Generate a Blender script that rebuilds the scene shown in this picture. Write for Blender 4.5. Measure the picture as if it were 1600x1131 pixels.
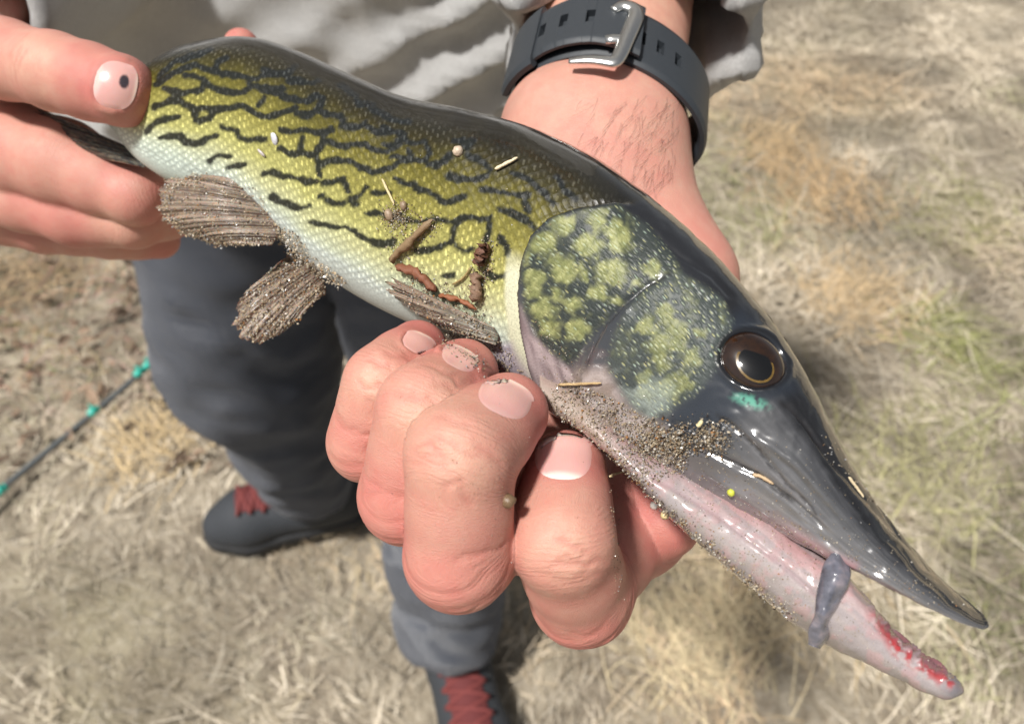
import bpy, math, random
import numpy as np
from mathutils import Vector, Matrix
from mathutils.bvhtree import BVHTree

for o in list(bpy.data.objects):
    bpy.data.objects.remove(o, do_unlink=True)
random.seed(7)
RNG = np.random.default_rng(11)
scene = bpy.context.scene
COL = scene.collection

# ------------------------------------------------------------------ camera
CAM_H, PITCH, F = 1.20, math.radians(50.0), 1232.0      # F: focal length in photo pixels (1600 wide)
CX, CY = 800.0, 565.5
C0 = np.array([0.0, 0.0, CAM_H])
RT = np.array([1.0, 0.0, 0.0])
FW = np.array([0.0, math.cos(PITCH), -math.sin(PITCH)])
UP = np.array([0.0, math.sin(PITCH), math.cos(PITCH)])
cam_data = bpy.data.cameras.new('camera')
cam_data.sensor_width = 36.0
cam_data.lens = F * 36.0 / 1600.0
cam_data.clip_start, cam_data.clip_end = 0.005, 400.0
cam_data.dof.use_dof = True
cam_data.dof.focus_distance = 0.188
cam_data.dof.aperture_fstop = cam_data.lens / 1.7          # 1.7 mm entrance pupil of a phone lens
camera = bpy.data.objects.new('camera', cam_data)
COL.objects.link(camera)
camera.location = C0
camera.rotation_euler = (math.pi / 2 - PITCH, 0, 0)
scene.camera = camera

# ------------------------------------------------------------------ sky, sun, exposure
SUN_DIR = np.array([-0.33, -0.25, 0.90]); SUN_DIR /= np.linalg.norm(SUN_DIR)
elev = math.asin(SUN_DIR[2])
azim = math.atan2(SUN_DIR[0], SUN_DIR[1])
world = bpy.data.worlds.new('World'); scene.world = world
world.use_nodes = True
wn = world.node_tree.nodes; wl = world.node_tree.links
sky = wn.new('ShaderNodeTexSky'); sky.sky_type = 'NISHITA'; sky.sun_disc = False
sky.sun_elevation = elev; sky.sun_rotation = azim
sky.air_density = 1.0; sky.dust_density = 2.5; sky.ozone_density = 0.6
hz = wn.new('ShaderNodeHueSaturation'); hz.inputs['Saturation'].default_value = 0.25      # thin high cloud
wl.new(sky.outputs[0], hz.inputs['Color']); wl.new(hz.outputs[0], wn['Background'].inputs[0])
wn['Background'].inputs[1].default_value = 0.065
sun_data = bpy.data.lights.new('sun', 'SUN')
sun_data.energy = 5.0; sun_data.angle = math.radians(6); sun_data.color = (1.0, 0.965, 0.92)
sun = bpy.data.objects.new('sun', sun_data); COL.objects.link(sun)
sun.rotation_euler = Vector(SUN_DIR).to_track_quat('Z', 'Y').to_euler()
sun.location = (-2, -1, 4)
scene.view_settings.view_transform = 'Standard'
scene.view_settings.look = 'None'
scene.view_settings.exposure = 0.22
scene.view_settings.gamma = 1.0
scene.view_settings.use_curve_mapping = False
scene.render.engine = 'CYCLES'
scene.cycles.use_denoising = True
scene.cycles.max_bounces = 6

# ------------------------------------------------------------------ helpers
def W(px, py, d):
    """photo pixel + depth along the view axis (metres) -> world point"""
    px = np.asarray(px, float); py = np.asarray(py, float); d = np.asarray(d, float)
    return C0 + ((px - CX) / F * d)[..., None] * RT + ((CY - py) / F * d)[..., None] * UP + d[..., None] * FW

def px_dir(px, py):
    v = (px - CX) / F * RT + (CY - py) / F * UP + FW
    return v / np.linalg.norm(v)

def to_px(p):
    r = np.asarray(p, float) - C0
    d = r @ FW
    return CX + (r @ RT) / d * F, CY - (r @ UP) / d * F, d

def nrm(v):
    v = np.asarray(v, float)
    return v / (np.linalg.norm(v, axis=-1, keepdims=True) + 1e-12)

def sstep(a, b, x):
    t = np.clip((x - a) / (b - a), 0, 1)
    return t * t * (3 - 2 * t)

def hash3(i, j, k, seed):
    h = (i.astype(np.int64) * 374761393 + j.astype(np.int64) * 668265263 + k.astype(np.int64) * 2147483647 + seed * 974711) & 0x7fffffff
    h = ((h ^ (h >> 13)) * 1274126177) & 0x7fffffff
    h = ((h ^ (h >> 16)) * 1103515245 + 12345) & 0x7fffffff
    return ((h >> 8) & 0xffff) / 65535.0

def vnoise(p, seed=0):
    """value noise 0..1 on (N,2) or (N,3) points"""
    p = np.asarray(p, float)
    if p.shape[1] == 2:
        p = np.c_[p, np.zeros(len(p))]
    f = np.floor(p); t = p - f; t = t * t * (3 - 2 * t)
    i, j, k = f[:, 0], f[:, 1], f[:, 2]
    r = 0
    for a in (0, 1):
        for b in (0, 1):
            for c in (0, 1):
                w = (t[:, 0] if a else 1 - t[:, 0]) * (t[:, 1] if b else 1 - t[:, 1]) * (t[:, 2] if c else 1 - t[:, 2])
                r = r + w * hash3(i + a, j + b, k + c, seed)
    return r

def fbm(p, seed=0, oct=3):
    r, a, n = 0, 1.0, 0
    p = np.asarray(p, float)
    for q in range(oct):
        r = r + a * vnoise(p * 2 ** q, seed + q * 17); n += a; a *= 0.5
    return r / n

def lerp(a, b, t):
    a = np.asarray(a, float); b = np.asarray(b, float)
    return a + (b - a) * t

def poly_dist(P, poly):
    """distance of (N,2) points to a polyline, and the parameter 0..1 along it"""
    best = np.full(len(P), 1e9); par = np.zeros(len(P)); side = np.zeros(len(P))
    poly = np.asarray(poly, float); n = len(poly) - 1
    for i in range(n):
        a, b = poly[i], poly[i + 1]; ab = b - a
        t = np.clip(((P - a) @ ab) / (ab @ ab + 1e-9), 0, 1)
        dv = P - a - t[:, None] * ab
        d = np.hypot(dv[:, 0], dv[:, 1])
        m = d < best
        best[m] = d[m]; par[m] = (i + t[m]) / n
        side[m] = (ab[0] * dv[m, 1] - ab[1] * dv[m, 0])
    return best, par, np.sign(side)

def in_poly(P, poly):
    poly = np.asarray(poly, float); x, y = P[:, 0], P[:, 1]
    c = np.zeros(len(P), bool); j = len(poly) - 1
    for i in range(len(poly)):
        xi, yi = poly[i]; xj, yj = poly[j]
        m = ((yi > y) != (yj > y)) & (x < (xj - xi) * (y - yi) / (yj - yi + 1e-12) + xi)
        c ^= m; j = i
    return c

def soft_poly(P, poly, feather):
    d, _, _ = poly_dist(P, list(poly) + [poly[0]])
    s = np.where(in_poly(P, poly), d, -d)
    return sstep(-feather, feather, s)

def catmull(ts, ys, t):
    """smooth interpolation of rows ys at knots ts"""
    ts = np.asarray(ts, float); ys = np.asarray(ys, float)
    if ys.ndim == 1: ys = ys[:, None]
    m = np.gradient(ys, ts, axis=0)
    i = np.clip(np.searchsorted(ts, t, side='right') - 1, 0, len(ts) - 2)
    h = (ts[i + 1] - ts[i])[:, None]; u = ((t - ts[i])[:, None]) / h
    h00 = 2*u**3 - 3*u**2 + 1; h10 = u**3 - 2*u**2 + u; h01 = -2*u**3 + 3*u**2; h11 = u**3 - u**2
    return h00 * ys[i] + h10 * h * m[i] + h01 * ys[i + 1] + h11 * h * m[i + 1]

# ---- objects
def empty(name, loc, label, category, group=None):
    o = bpy.data.objects.new(name, None); COL.objects.link(o)
    o.empty_display_size = 0.05
    o.location = loc; o['label'] = label; o['category'] = category
    if group: o['group'] = group
    return o

def root_of(o):
    while o.parent: o = o.parent
    return o

def mesh_obj(name, verts, faces, mat, parent=None, smooth=True, attrs=None, uvs=None, org=None):
    """verts in world metres; stored relative to the thing's own origin"""
    verts = np.asarray(verts, float)
    if parent is not None:
        off = np.array(root_of(parent).location)
    else:
        off = np.asarray(org if org is not None else np.array([verts[:, 0].mean(), verts[:, 1].mean(), verts[:, 2].min()]), float)
    me = bpy.data.meshes.new(name)
    if isinstance(faces, np.ndarray):                        # all quads: fast path
        nf = len(faces); me.vertices.add(len(verts)); me.loops.add(nf * 4); me.polygons.add(nf)
        me.vertices.foreach_set('co', (verts - off).astype(np.float32).ravel())
        me.loops.foreach_set('vertex_index', np.ascontiguousarray(faces, dtype=np.int32).ravel())
        me.polygons.foreach_set('loop_start', np.arange(nf, dtype=np.int32) * 4)
        me.update(calc_edges=True)
    else:
        me.from_pydata((verts - off).tolist(), [], faces)
    if smooth:
        me.polygons.foreach_set('use_smooth', [True] * len(me.polygons))
    for k, v in (attrs or {}).items():
        v = np.asarray(v, np.float32)
        if v.ndim == 2:
            a = me.color_attributes.new(k, 'FLOAT_COLOR', 'POINT')
            a.data.foreach_set('color', np.c_[v[:, :3], np.ones(len(v))].astype(np.float32).ravel())
        else:
            a = me.attributes.new(k, 'FLOAT', 'POINT'); a.data.foreach_set('value', v)
    if uvs is not None:
        uv = me.uv_layers.new(name='UVMap')
        li = np.empty(len(me.loops), np.int32); me.loops.foreach_get('vertex_index', li)
        uv.data.foreach_set('uv', np.asarray(uvs, np.float32)[li].ravel())
    me.materials.append(mat)
    me.validate()
    o = bpy.data.objects.new(name, me); COL.objects.link(o)
    if parent is None:
        o.location = off
    else:
        o.parent = parent
        if parent.type == 'MESH' and parent.parent is None:
            pass
    return o

def tag(o, label, category, group=None, kind=None):
    o['label'] = label
    if category: o['category'] = category
    if group: o['group'] = group
    if kind: o['kind'] = kind
    return o

def bvh_of(*objs):
    vs, fs = [], []
    for o in objs:
        m = np.array(root_of(o).location) if o.parent else np.array(o.location)
        n = len(vs)
        vs += [tuple(np.array(v.co) + m) for v in o.data.vertices]
        fs += [tuple(i + n for i in p.vertices) for p in o.data.polygons]
    return BVHTree.FromPolygons(vs, fs)

def hit(bvh, px, py):
    loc, nor, idx, dist = bvh.ray_cast(Vector(C0), Vector(px_dir(px, py)))
    if loc is None: return None, None
    n = np.array(nor)
    if n @ px_dir(px, py) > 0: n = -n
    return np.array(loc), n

def tube(pts, radii, seg=10, closed=False, flat=1.0, upv=None):
    """swept tube; returns verts, faces"""
    pts = np.asarray(pts, float); n = len(pts)
    radii = np.broadcast_to(np.asarray(radii, float), (n,))
    tan = np.gradient(pts, axis=0) if not closed else (np.roll(pts, -1, 0) - np.roll(pts, 1, 0))
    tan = nrm(tan)
    ref = np.array(upv if upv is not None else [0.31, 0.22, 0.92])
    if upv is None and abs(tan[0] @ nrm(ref)) > 0.9: ref = np.array([1.0, 0, 0])
    V = []
    a = np.linspace(0, 2 * np.pi, seg, endpoint=False)
    nv = None
    for i in range(n):
        b = ref if (nv is None or upv is not None) else nv
        nv = nrm(b - (b @ tan[i]) * tan[i]); bv = np.cross(tan[i], nv)
        V.append(pts[i] + radii[i] * (np.cos(a)[:, None] * nv * flat + np.sin(a)[:, None] * bv))
    V = np.concatenate(V); Fc = []
    m = n if closed else n - 1
    for i in range(m):
        i2 = (i + 1) % n
        for k in range(seg):
            k2 = (k + 1) % seg
            Fc.append((i * seg + k, i * seg + k2, i2 * seg + k2, i2 * seg + k))
    if not closed:
        Fc.append(tuple(range(seg))[::-1]); Fc.append(tuple((n - 1) * seg + k for k in range(seg)))
    return V, Fc

class MB:
    def __init__(s): s.v = []; s.f = []; s.n = 0; s.c = []
    def add(s, V, Fc, col=None):
        V = np.asarray(V, float)
        s.v.append(V); s.f += [tuple(i + s.n for i in f) for f in Fc]; s.n += len(V)
        s.c.append(np.tile(np.asarray(col if col is not None else (1, 1, 1), float), (len(V), 1)))
    def out(s): return np.concatenate(s.v), s.f, np.concatenate(s.c)

# ---- signed distance fields on a grid, meshed with surface nets
class Grid:
    def __init__(s, lo, hi, h):
        s.lo = np.asarray(lo, float); s.h = h
        s.n = np.ceil((np.asarray(hi, float) - s.lo) / h).astype(int) + 1
        s.ax = [(s.lo[i] + np.arange(s.n[i]) * h).astype(np.float32) for i in range(3)]
    def new(s): return np.full(s.n, 0.05, np.float32)
    def sub(s, lo, hi, m):
        return tuple(slice(max(0, int((lo[i] - m - s.lo[i]) / s.h)), max(0, min(s.n[i], int((hi[i] + m - s.lo[i]) / s.h) + 2))) for i in range(3))
    def pts(s, sl):
        return np.meshgrid(*[s.ax[i][sl[i]] for i in range(3)], indexing='ij')

def smin(a, b, k):
    if k <= 0: return np.minimum(a, b)
    h = np.maximum(k - np.abs(a - b), 0) / k
    return np.minimum(a, b) - h * h * k * 0.25

def sd_cone(X, Y, Z, a, b, r1, r2):
    ba = (b - a).astype(np.float32); l2 = float(ba @ ba); rr = r1 - r2
    a2 = max(l2 - rr * rr, 1e-10); il2 = 1.0 / max(l2, 1e-10)
    px, py, pz = X - np.float32(a[0]), Y - np.float32(a[1]), Z - np.float32(a[2])
    y = px * ba[0] + py * ba[1] + pz * ba[2]; z = y - l2
    qx, qy, qz = px * l2 - ba[0] * y, py * l2 - ba[1] * y, pz * l2 - ba[2] * y
    x2 = qx * qx + qy * qy + qz * qz
    y2 = y * y * l2; z2 = z * z * l2
    k = np.sign(rr) * rr * rr * x2
    d1 = np.sqrt(x2 + z2) * il2 - r2
    d2 = np.sqrt(x2 + y2) * il2 - r1
    d3 = (np.sqrt(x2 * a2 * il2) + y * rr) * il2 - r1
    return np.where(np.sign(z) * a2 * z2 > k, d1, np.where(np.sign(y) * a2 * y2 < k, d2, d3)).astype(np.float32)

def add_cone(g, arr, a, b, r1, r2, k):
    a = np.asarray(a, float); b = np.asarray(b, float); r = max(r1, r2)
    sl = g.sub(np.minimum(a, b) - r, np.maximum(a, b) + r, k + 4 * g.h)
    if any(s.stop - s.start < 2 for s in sl): return
    X, Y, Z = g.pts(sl)
    arr[sl] = smin(arr[sl], sd_cone(X, Y, Z, a, b, r1, r2), k)

def sd_ell(X, Y, Z, c, M, rad):
    """ellipsoid: rows of M are its axes"""
    P = np.stack([X - c[0], Y - c[1], Z - c[2]], -1)
    q = P @ np.asarray(M, np.float32).T
    rad = np.asarray(rad, np.float32)
    k0 = np.linalg.norm(q / rad, axis=-1); k1 = np.linalg.norm(q / rad ** 2, axis=-1)
    return (k0 * (k0 - 1) / np.maximum(k1, 1e-6)).astype(np.float32)

def add_ell(g, arr, c, M, rad, k):
    c = np.asarray(c, float); r = max(rad)
    sl = g.sub(c - r, c + r, k + 4 * g.h)
    if any(s.stop - s.start < 2 for s in sl): return
    X, Y, Z = g.pts(sl)
    arr[sl] = smin(arr[sl], sd_ell(X, Y, Z, c, M, rad), k)

def surface_nets(g, arr, smooth=2):
    s = arr < 0
    n = np.array(arr.shape); cn = n - 1
    ids, offs, quads = [], [], []
    for ax in range(3):
        o1, o2 = [(1, 2), (2, 0), (0, 1)][ax]
        sa = [slice(None)] * 3; sb = [slice(None)] * 3
        sa[ax] = slice(0, n[ax] - 1); sb[ax] = slice(1, n[ax])
        e = np.argwhere(s[tuple(sa)] != s[tuple(sb)])
        e = e[(e[:, o1] > 0) & (e[:, o2] > 0) & (e[:, o1] < n[o1] - 1) & (e[:, o2] < n[o2] - 1)]
        e2 = e.copy(); e2[:, ax] += 1
        A = arr[e[:, 0], e[:, 1], e[:, 2]]; B = arr[e2[:, 0], e2[:, 1], e2[:, 2]]
        t = A / (A - B)
        q = []
        for (u, v) in ((-1, -1), (0, -1), (0, 0), (-1, 0)):
            c = e.copy(); c[:, o1] += u; c[:, o2] += v
            f = (c[:, 0] * cn[1] + c[:, 1]) * cn[2] + c[:, 2]
            o = np.zeros((len(e), 3)); o[:, ax] = t; o[:, o1] = -u; o[:, o2] = -v
            ids.append(f); offs.append(o); q.append(f)
        q = np.stack(q, 1)
        flip = ~s[e[:, 0], e[:, 1], e[:, 2]]
        q[flip] = q[flip][:, ::-1]
        quads.append(q)
    ids = np.concatenate(ids); offs = np.concatenate(offs); Q = np.concatenate(quads)
    uq, inv = np.unique(ids, return_inverse=True)
    cnt = np.bincount(inv)
    cell = np.stack([uq // (cn[1] * cn[2]), (uq // cn[2]) % cn[1], uq % cn[2]], 1)
    V = np.stack([np.bincount(inv, offs[:, k]) / cnt for k in range(3)], 1) + cell
    V = V * g.h + g.lo
    Q = np.searchsorted(uq, Q)
    for _ in range(smooth):
        V = laplace(V, Q, 0.5)
    return V, Q

def laplace(V, Q, w):
    S = np.zeros_like(V); C = np.zeros(len(V))
    for a, b in ((0, 1), (1, 2), (2, 3), (3, 0)):
        for c in range(3):
            S[:, c] += np.bincount(Q[:, a], V[Q[:, b], c], len(V)) + np.bincount(Q[:, b], V[Q[:, a], c], len(V))
        C += np.bincount(Q[:, a], minlength=len(V)) + np.bincount(Q[:, b], minlength=len(V))
    return V + w * (S / np.maximum(C, 1)[:, None] - V)

def vnormals(V, Q):
    Q = np.asarray(Q)
    n = np.cross(V[Q[:, 2]] - V[Q[:, 0]], V[Q[:, 3]] - V[Q[:, 1]])
    N = np.zeros_like(V)
    for a in range(4):
        for c in range(3):
            N[:, c] += np.bincount(Q[:, a], n[:, c], len(V))
    return nrm(N)

# ------------------------------------------------------------------ materials
class NT:
    """small wrapper to wire shader nodes"""
    def __init__(s, name):
        s.m = bpy.data.materials.new(name); s.m.use_nodes = True
        s.t = s.m.node_tree; s.n = s.t.nodes; s.l = s.t.links
        s.b = s.n['Principled BSDF']
    def node(s, ty, **kw):
        nd = s.n.new(ty)
        for k, v in kw.items(): setattr(nd, k, v)
        return nd
    def put(s, sock, val):
        if hasattr(val, 'is_output') or isinstance(val, bpy.types.NodeSocket): s.l.new(val, sock)
        else: sock.default_value = val
    def set(s, **kw):
        for k, v in kw.items():
            v = (*v, 1) if isinstance(v, tuple) and len(v) == 3 and 'Color' in k or k == 'Specular_Tint' else v
            s.put(s.b.inputs[k.replace('_', ' ')], v)
        return s
    def attr(s, name, fac=False):
        nd = s.node('ShaderNodeAttribute', attribute_name=name)
        return nd.outputs['Fac' if fac else 'Color']
    def uv(s): return s.node('ShaderNodeUVMap').outputs[0]
    def obj(s): return s.node('ShaderNodeTexCoord').outputs['Object']
    def mapping(s, vec, scale=(1, 1, 1), rot=(0, 0, 0)):
        nd = s.node('ShaderNodeMapping'); s.l.new(vec, nd.inputs[0])
        nd.inputs['Scale'].default_value = scale; nd.inputs['Rotation'].default_value = rot
        return nd.outputs[0]
    def noise(s, vec, scale, detail=3, rough=0.5, dist=0.0, col=False):
        nd = s.node('ShaderNodeTexNoise'); s.l.new(vec, nd.inputs['Vector'])
        nd.inputs['Scale'].default_value = scale; nd.inputs['Detail'].default_value = detail
        nd.inputs['Roughness'].default_value = rough; nd.inputs['Distortion'].default_value = dist
        return nd.outputs['Color' if col else 0]
    def voro(s, vec, scale, feature='F1', rand=1.0, out='Distance'):
        nd = s.node('ShaderNodeTexVoronoi', feature=feature); s.l.new(vec, nd.inputs['Vector'])
        nd.inputs['Scale'].default_value = scale; nd.inputs['Randomness'].default_value = rand
        return nd.outputs[out]
    def wave(s, vec, scale, dist=2.0, detail=2, dscale=1.0, dirn='X'):
        nd = s.node('ShaderNodeTexWave', bands_direction=dirn); s.l.new(vec, nd.inputs['Vector'])
        nd.inputs['Scale'].default_value = scale; nd.inputs['Distortion'].default_value = dist
        nd.inputs['Detail'].default_value = detail; nd.inputs['Detail Scale'].default_value = dscale
        return nd.outputs['Fac']
    def math(s, op, a, b=0.0, clamp=False):
        nd = s.node('ShaderNodeMath', operation=op, use_clamp=clamp)
        s.put(nd.inputs[0], a); s.put(nd.inputs[1], b)
        return nd.outputs[0]
    def ramp(s, fac, stops):
        nd = s.node('ShaderNodeValToRGB'); s.l.new(fac, nd.inputs[0])
        el = nd.color_ramp.elements
        while len(el) < len(stops): el.new(0.5)
        for e, (p, c) in zip(el, stops):
            e.position = p; e.color = (*c, 1) if isinstance(c, tuple) else (c, c, c, 1)
        return nd.outputs[0]
    def mix(s, fac, a, b, mode='MIX'):
        nd = s.node('ShaderNodeMix', data_type='RGBA', blend_type=mode)
        s.put(nd.inputs[0], fac)
        for so, v in ((nd.inputs[6], a), (nd.inputs[7], b)):
            s.put(so, (*v, 1) if isinstance(v, tuple) and len(v) == 3 else v)
        return nd.outputs[2]
    def bump(s, h, strength=1.0, dist=0.001, normal=None):
        nd = s.node('ShaderNodeBump'); s.l.new(h, nd.inputs['Height'])
        nd.inputs['Strength'].default_value = strength; nd.inputs['Distance'].default_value = dist
        if normal is not None: s.l.new(normal, nd.inputs['Normal'])
        return nd.outputs[0]

def simple_mat(name, color, rough=0.6, noise_scale=60, var=0.25, bump=0.0, metallic=0.0, coat=0.0, spec=0.5):
    t = NT(name); o = t.obj()
    nz = t.noise(o, noise_scale, 4, 0.6)
    c = t.mix(nz, tuple(x * (1 - var) for x in color), tuple(min(1, x * (1 + var)) for x in color))
    t.set(Base_Color=c, Roughness=rough, Metallic=metallic, Coat_Weight=coat)
    t.b.inputs['Specular IOR Level'].default_value = spec
    if bump: t.set(Normal=t.bump(nz, 1.0, bump))
    return t.m

# ================================================================== GROUND
def make_ground():
    t = NT('dry_ground'); o = t.obj()
    n1 = t.noise(o, 1.6, 4, 0.6); n2 = t.noise(o, 55, 6, 0.7); n3 = t.noise(t.mapping(o, (40, 260, 1)), 1.0, 4, 0.6, 0.6)
    c = t.ramp(n2, [(0.30, (0.13, 0.105, 0.078)), (0.42, (0.34, 0.285, 0.21)), (0.56, (0.50, 0.43, 0.33)), (0.74, (0.70, 0.64, 0.53))])
    c = t.mix(t.math('MULTIPLY', n3, 0.5), c, (0.60, 0.52, 0.38))
    g = t.ramp(n1, [(0.50, 0.0), (0.68, 0.45)])
    c = t.mix(g, c, (0.22, 0.21, 0.09))
    c = t.mix(t.ramp(t.noise(o, 7, 4, .65), [(0.42, 0.55), (0.60, 0.0)]), c, (0.17, 0.135, 0.10))
    c = t.mix(t.ramp(t.noise(o, 330, 2, .5), [(0.60, 0.0), (0.72, 0.7)]), c, (0.70, 0.66, 0.58))
    t.set(Base_Color=c, Roughness=0.95, Normal=t.bump(n2, 1.0, 0.02))
    t.b.inputs['Specular IOR Level'].default_value = 0.15
    n = 141
    xs = np.r_[-60, -20, -6, np.linspace(-2.2, 2.6, n), 6, 20, 60]; ys = np.r_[-60, -20, -6, np.linspace(-1.0, 3.6, n), 6, 20, 60]
    X, Y = np.meshgrid(xs, ys, indexing='ij'); P = np.c_[X.ravel(), Y.ravel()]
    Z = (fbm(P * 3, 3, 3) - 0.5) * 0.025 + (fbm(P * 22, 9, 2) - 0.5) * 0.012 - 0.012
    V = np.c_[P, Z]; m = len(xs); k = len(ys)
    I = np.arange((m - 1) * k).reshape(m - 1, k)[:, :-1].ravel()
    Fc = np.c_[I, I + k, I + k + 1, I + 1]
    g = mesh_obj('ground', V, Fc, t.m, org=(0, 0, 0)); g['kind'] = 'structure'
    tag(g, 'dry sandy ground under trampled straw coloured grass', None)
    return g

def make_straw():
    t = NT('straw'); c = t.attr('Col')
    t.set(Base_Color=c, Roughness=0.75); t.b.inputs['Specular IOR Level'].default_value = 0.2
    N = 135000
    x = RNG.uniform(-1.7, 2.3, N); y = RNG.uniform(-0.3, 3.3, N)
    P = np.c_[x, y]
    dens = fbm(P * 2.3, 21, 3); patch = fbm(P * 1.5 + 5, 31, 2); green = fbm(P * 2.0 + 9, 41, 3)
    litter = sstep(-0.45, -0.85, x) * sstep(0.75, 1.0, y)
    right = sstep(0.1, 0.6, x)
    fade = sstep(-1.7, -1.3, x) * sstep(2.3, 1.8, x) * sstep(-0.3, 0.05, y) * sstep(3.3, 2.8, y)
    keep = RNG.random(N) < fade * (0.30 + 0.9 * sstep(0.35, 0.62, dens) * (0.45 + 0.55 * right) + 0.3 * litter)
    P = P[keep]; n = len(P); right = right[keep]; litter = litter[keep]; green = green[keep]; patch = patch[keep]
    az = fbm(P * 1.3, 51, 2) * 9 + RNG.normal(0, 0.7, n)
    stray = RNG.random(n) < 0.3; az[stray] = RNG.uniform(0, 6.28, stray.sum())
    L = RNG.uniform(0.012, 0.05, n) * (1 + 0.8 * right); w = RNG.uniform(0.00035, 0.0011, n)
    long = RNG.random(n) < 0.03; L[long] *= 2.6; w[long] *= 1.4
    tilt = np.abs(RNG.normal(0.05, 0.16, n)) + 0.25 * (RNG.random(n) < 0.1)
    h = np.c_[np.cos(az), np.sin(az)]; s = np.c_[-h[:, 1], h[:, 0], np.zeros(n)]
    z0 = RNG.uniform(-0.008, 0.012, n)
    a = np.c_[P, z0]; curve = RNG.normal(0, 0.25, n)
    b = a + np.c_[h * (L * 0.5 * np.cos(tilt))[:, None], L * 0.5 * np.sin(tilt)] + s * (curve * L * 0.15)[:, None]
    c3 = a + np.c_[h * (L * np.cos(tilt * 0.5))[:, None], L * 0.75 * np.sin(tilt)]
    sw = s * w[:, None]
    up = np.array([0, 0, 1.0])
    V = np.stack([a - sw, a + sw, b + sw * 0.9 + up * 0.0006, b - sw * 0.9, c3 + sw * 0.2, c3 - sw * 0.2], 1).reshape(-1, 3)
    i = np.arange(n) * 6
    Fc = np.concatenate([np.c_[i, i + 1, i + 2, i + 3], np.c_[i + 3, i + 2, i + 4, i + 5]])
    tone = RNG.random(n)
    c = lerp((0.30, 0.25, 0.175), (0.74, 0.66, 0.53), (tone ** 1.1)[:, None])
    c = lerp(c, np.array((0.52, 0.36, 0.20)), (sstep(0.55, 0.72, patch) * 0.6)[:, None])
    gm = sstep(0.52, 0.66, green) * (0.25 + 0.6 * right) * (RNG.random(n) < 0.55)
    c = lerp(c, np.array((0.20, 0.22, 0.07)), gm[:, None])
    c = lerp(c, np.c_[RNG.uniform(0.12, 0.34, n), RNG.uniform(0.08, 0.22, n), RNG.uniform(0.05, 0.13, n)], (litter * 0.85 * (RNG.random(n) < 0.8))[:, None])
    # gaps and bright strands
    dk = fbm(P * 9, 99, 3); c = c * (0.50 + 0.80 * sstep(0.30, 0.62, dk))[:, None]
    # loose tufts of longer orange-tan grass
    TV, TF, TC = [V], [Fc], [np.repeat(c, 6, 0)]; base = len(V)
    tr = np.random.default_rng(8)
    for (px, py, rad, m, tc) in ((1290, 300, .16, 700, (.52, .37, .21)), (1330, 470, .13, 600, (.56, .42, .25)), (1200, 230, .12, 350, (.48, .35, .20)), (1230, 880, .15, 450, (.56, .44, .27)), (1100, 1010, .13, 420, (.60, .50, .32)),
                              (1460, 520, .12, 300, (.30, .31, .12)), (1520, 330, .2, 400, (.34, .33, .15)), (1420, 760, .18, 400, (.36, .34, .17)), (60, 420, .16, 350, (.40, .29, .17)), (240, 700, .10, 240, (.55, .42, .24))):
        dd = px_dir(px, py); q = C0 + dd * (-C0[2] / dd[2])
        a0 = tr.uniform(0, 6.28)
        for _ in range(m):
            p = np.array([q[0], q[1], 0]) + np.r_[tr.normal(0, rad * .45, 2), tr.uniform(-.004, .006)]
            an = a0 + tr.normal(0, .9); L = tr.uniform(.03, .11); ti = abs(tr.normal(.15, .25)); wd = tr.uniform(.0004, .0011)
            h2 = np.array([math.cos(an), math.sin(an), 0]); s2 = np.array([-h2[1], h2[0], 0]) * wd
            m1 = p + h2 * L * .5 + np.array([0, 0, L * .5 * math.sin(ti)]); e1 = p + h2 * L + np.array([0, 0, L * .6 * math.sin(ti)]) + s2 * tr.normal(0, 6)
            TV.append(np.array([p - s2, p + s2, m1 + s2, m1 - s2, e1 + s2 * .2, e1 - s2 * .2]))
            TF.append(np.array([[0, 1, 2, 3], [3, 2, 4, 5]]) + base); base += 6
            TC.append(np.tile(np.array(tc) * tr.uniform(.55, 1.3), (6, 1)))
    V = np.concatenate(TV); Fc = np.concatenate(TF); CC = np.concatenate(TC)
    o = mesh_obj('dry_grass', V, Fc, t.m, smooth=False, attrs={'Col': CC}, org=(0, 0, 0))
    tag(o, 'matted straw coloured dry grass covering the sandy ground', 'grass', kind='stuff')
    # leaf litter near the bank
    N = 900
    x = RNG.uniform(-1.6, -0.45, N); y = RNG.uniform(0.75, 2.4, N)
    V, Fc, C = [], [], []
    for k in range(N):
        L = random.uniform(0.006, 0.022); a = random.uniform(0, 6.28); ww = L * random.uniform(0.25, 0.5)
        d = np.array([math.cos(a), math.sin(a), random.uniform(-0.2, 0.5)]); s = np.array([-math.sin(a), math.cos(a), random.uniform(-0.6, 0.6)])
        p = np.array([x[k], y[k], random.uniform(0.002, 0.02)])
        u = np.array([0, 0, 0.25 * L])
        i0 = len(V)
        V += [p - d * L, p - d * 0.3 * L + s * ww + u, p + d * 0.5 * L + s * 0.7 * ww + u, p + d * L, p + d * 0.5 * L - s * 0.7 * ww + u, p - d * 0.3 * L - s * ww + u]
        Fc += [(i0, i0 + 1, i0 + 2, i0 + 3), (i0, i0 + 3, i0 + 4, i0 + 5)]
        C += [np.array((0.19, 0.135, 0.095)) * random.uniform(0.35, 1.6)] * 6
    o = mesh_obj('leaf_litter', np.array(V), Fc, t.m, smooth=False, attrs={'Col': np.array(C)}, org=(0, 0, 0))
    tag(o, 'brown dead leaf litter in the dry grass past the fishing rod', 'leaf litter', kind='stuff')

make_ground()
make_straw()

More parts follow.
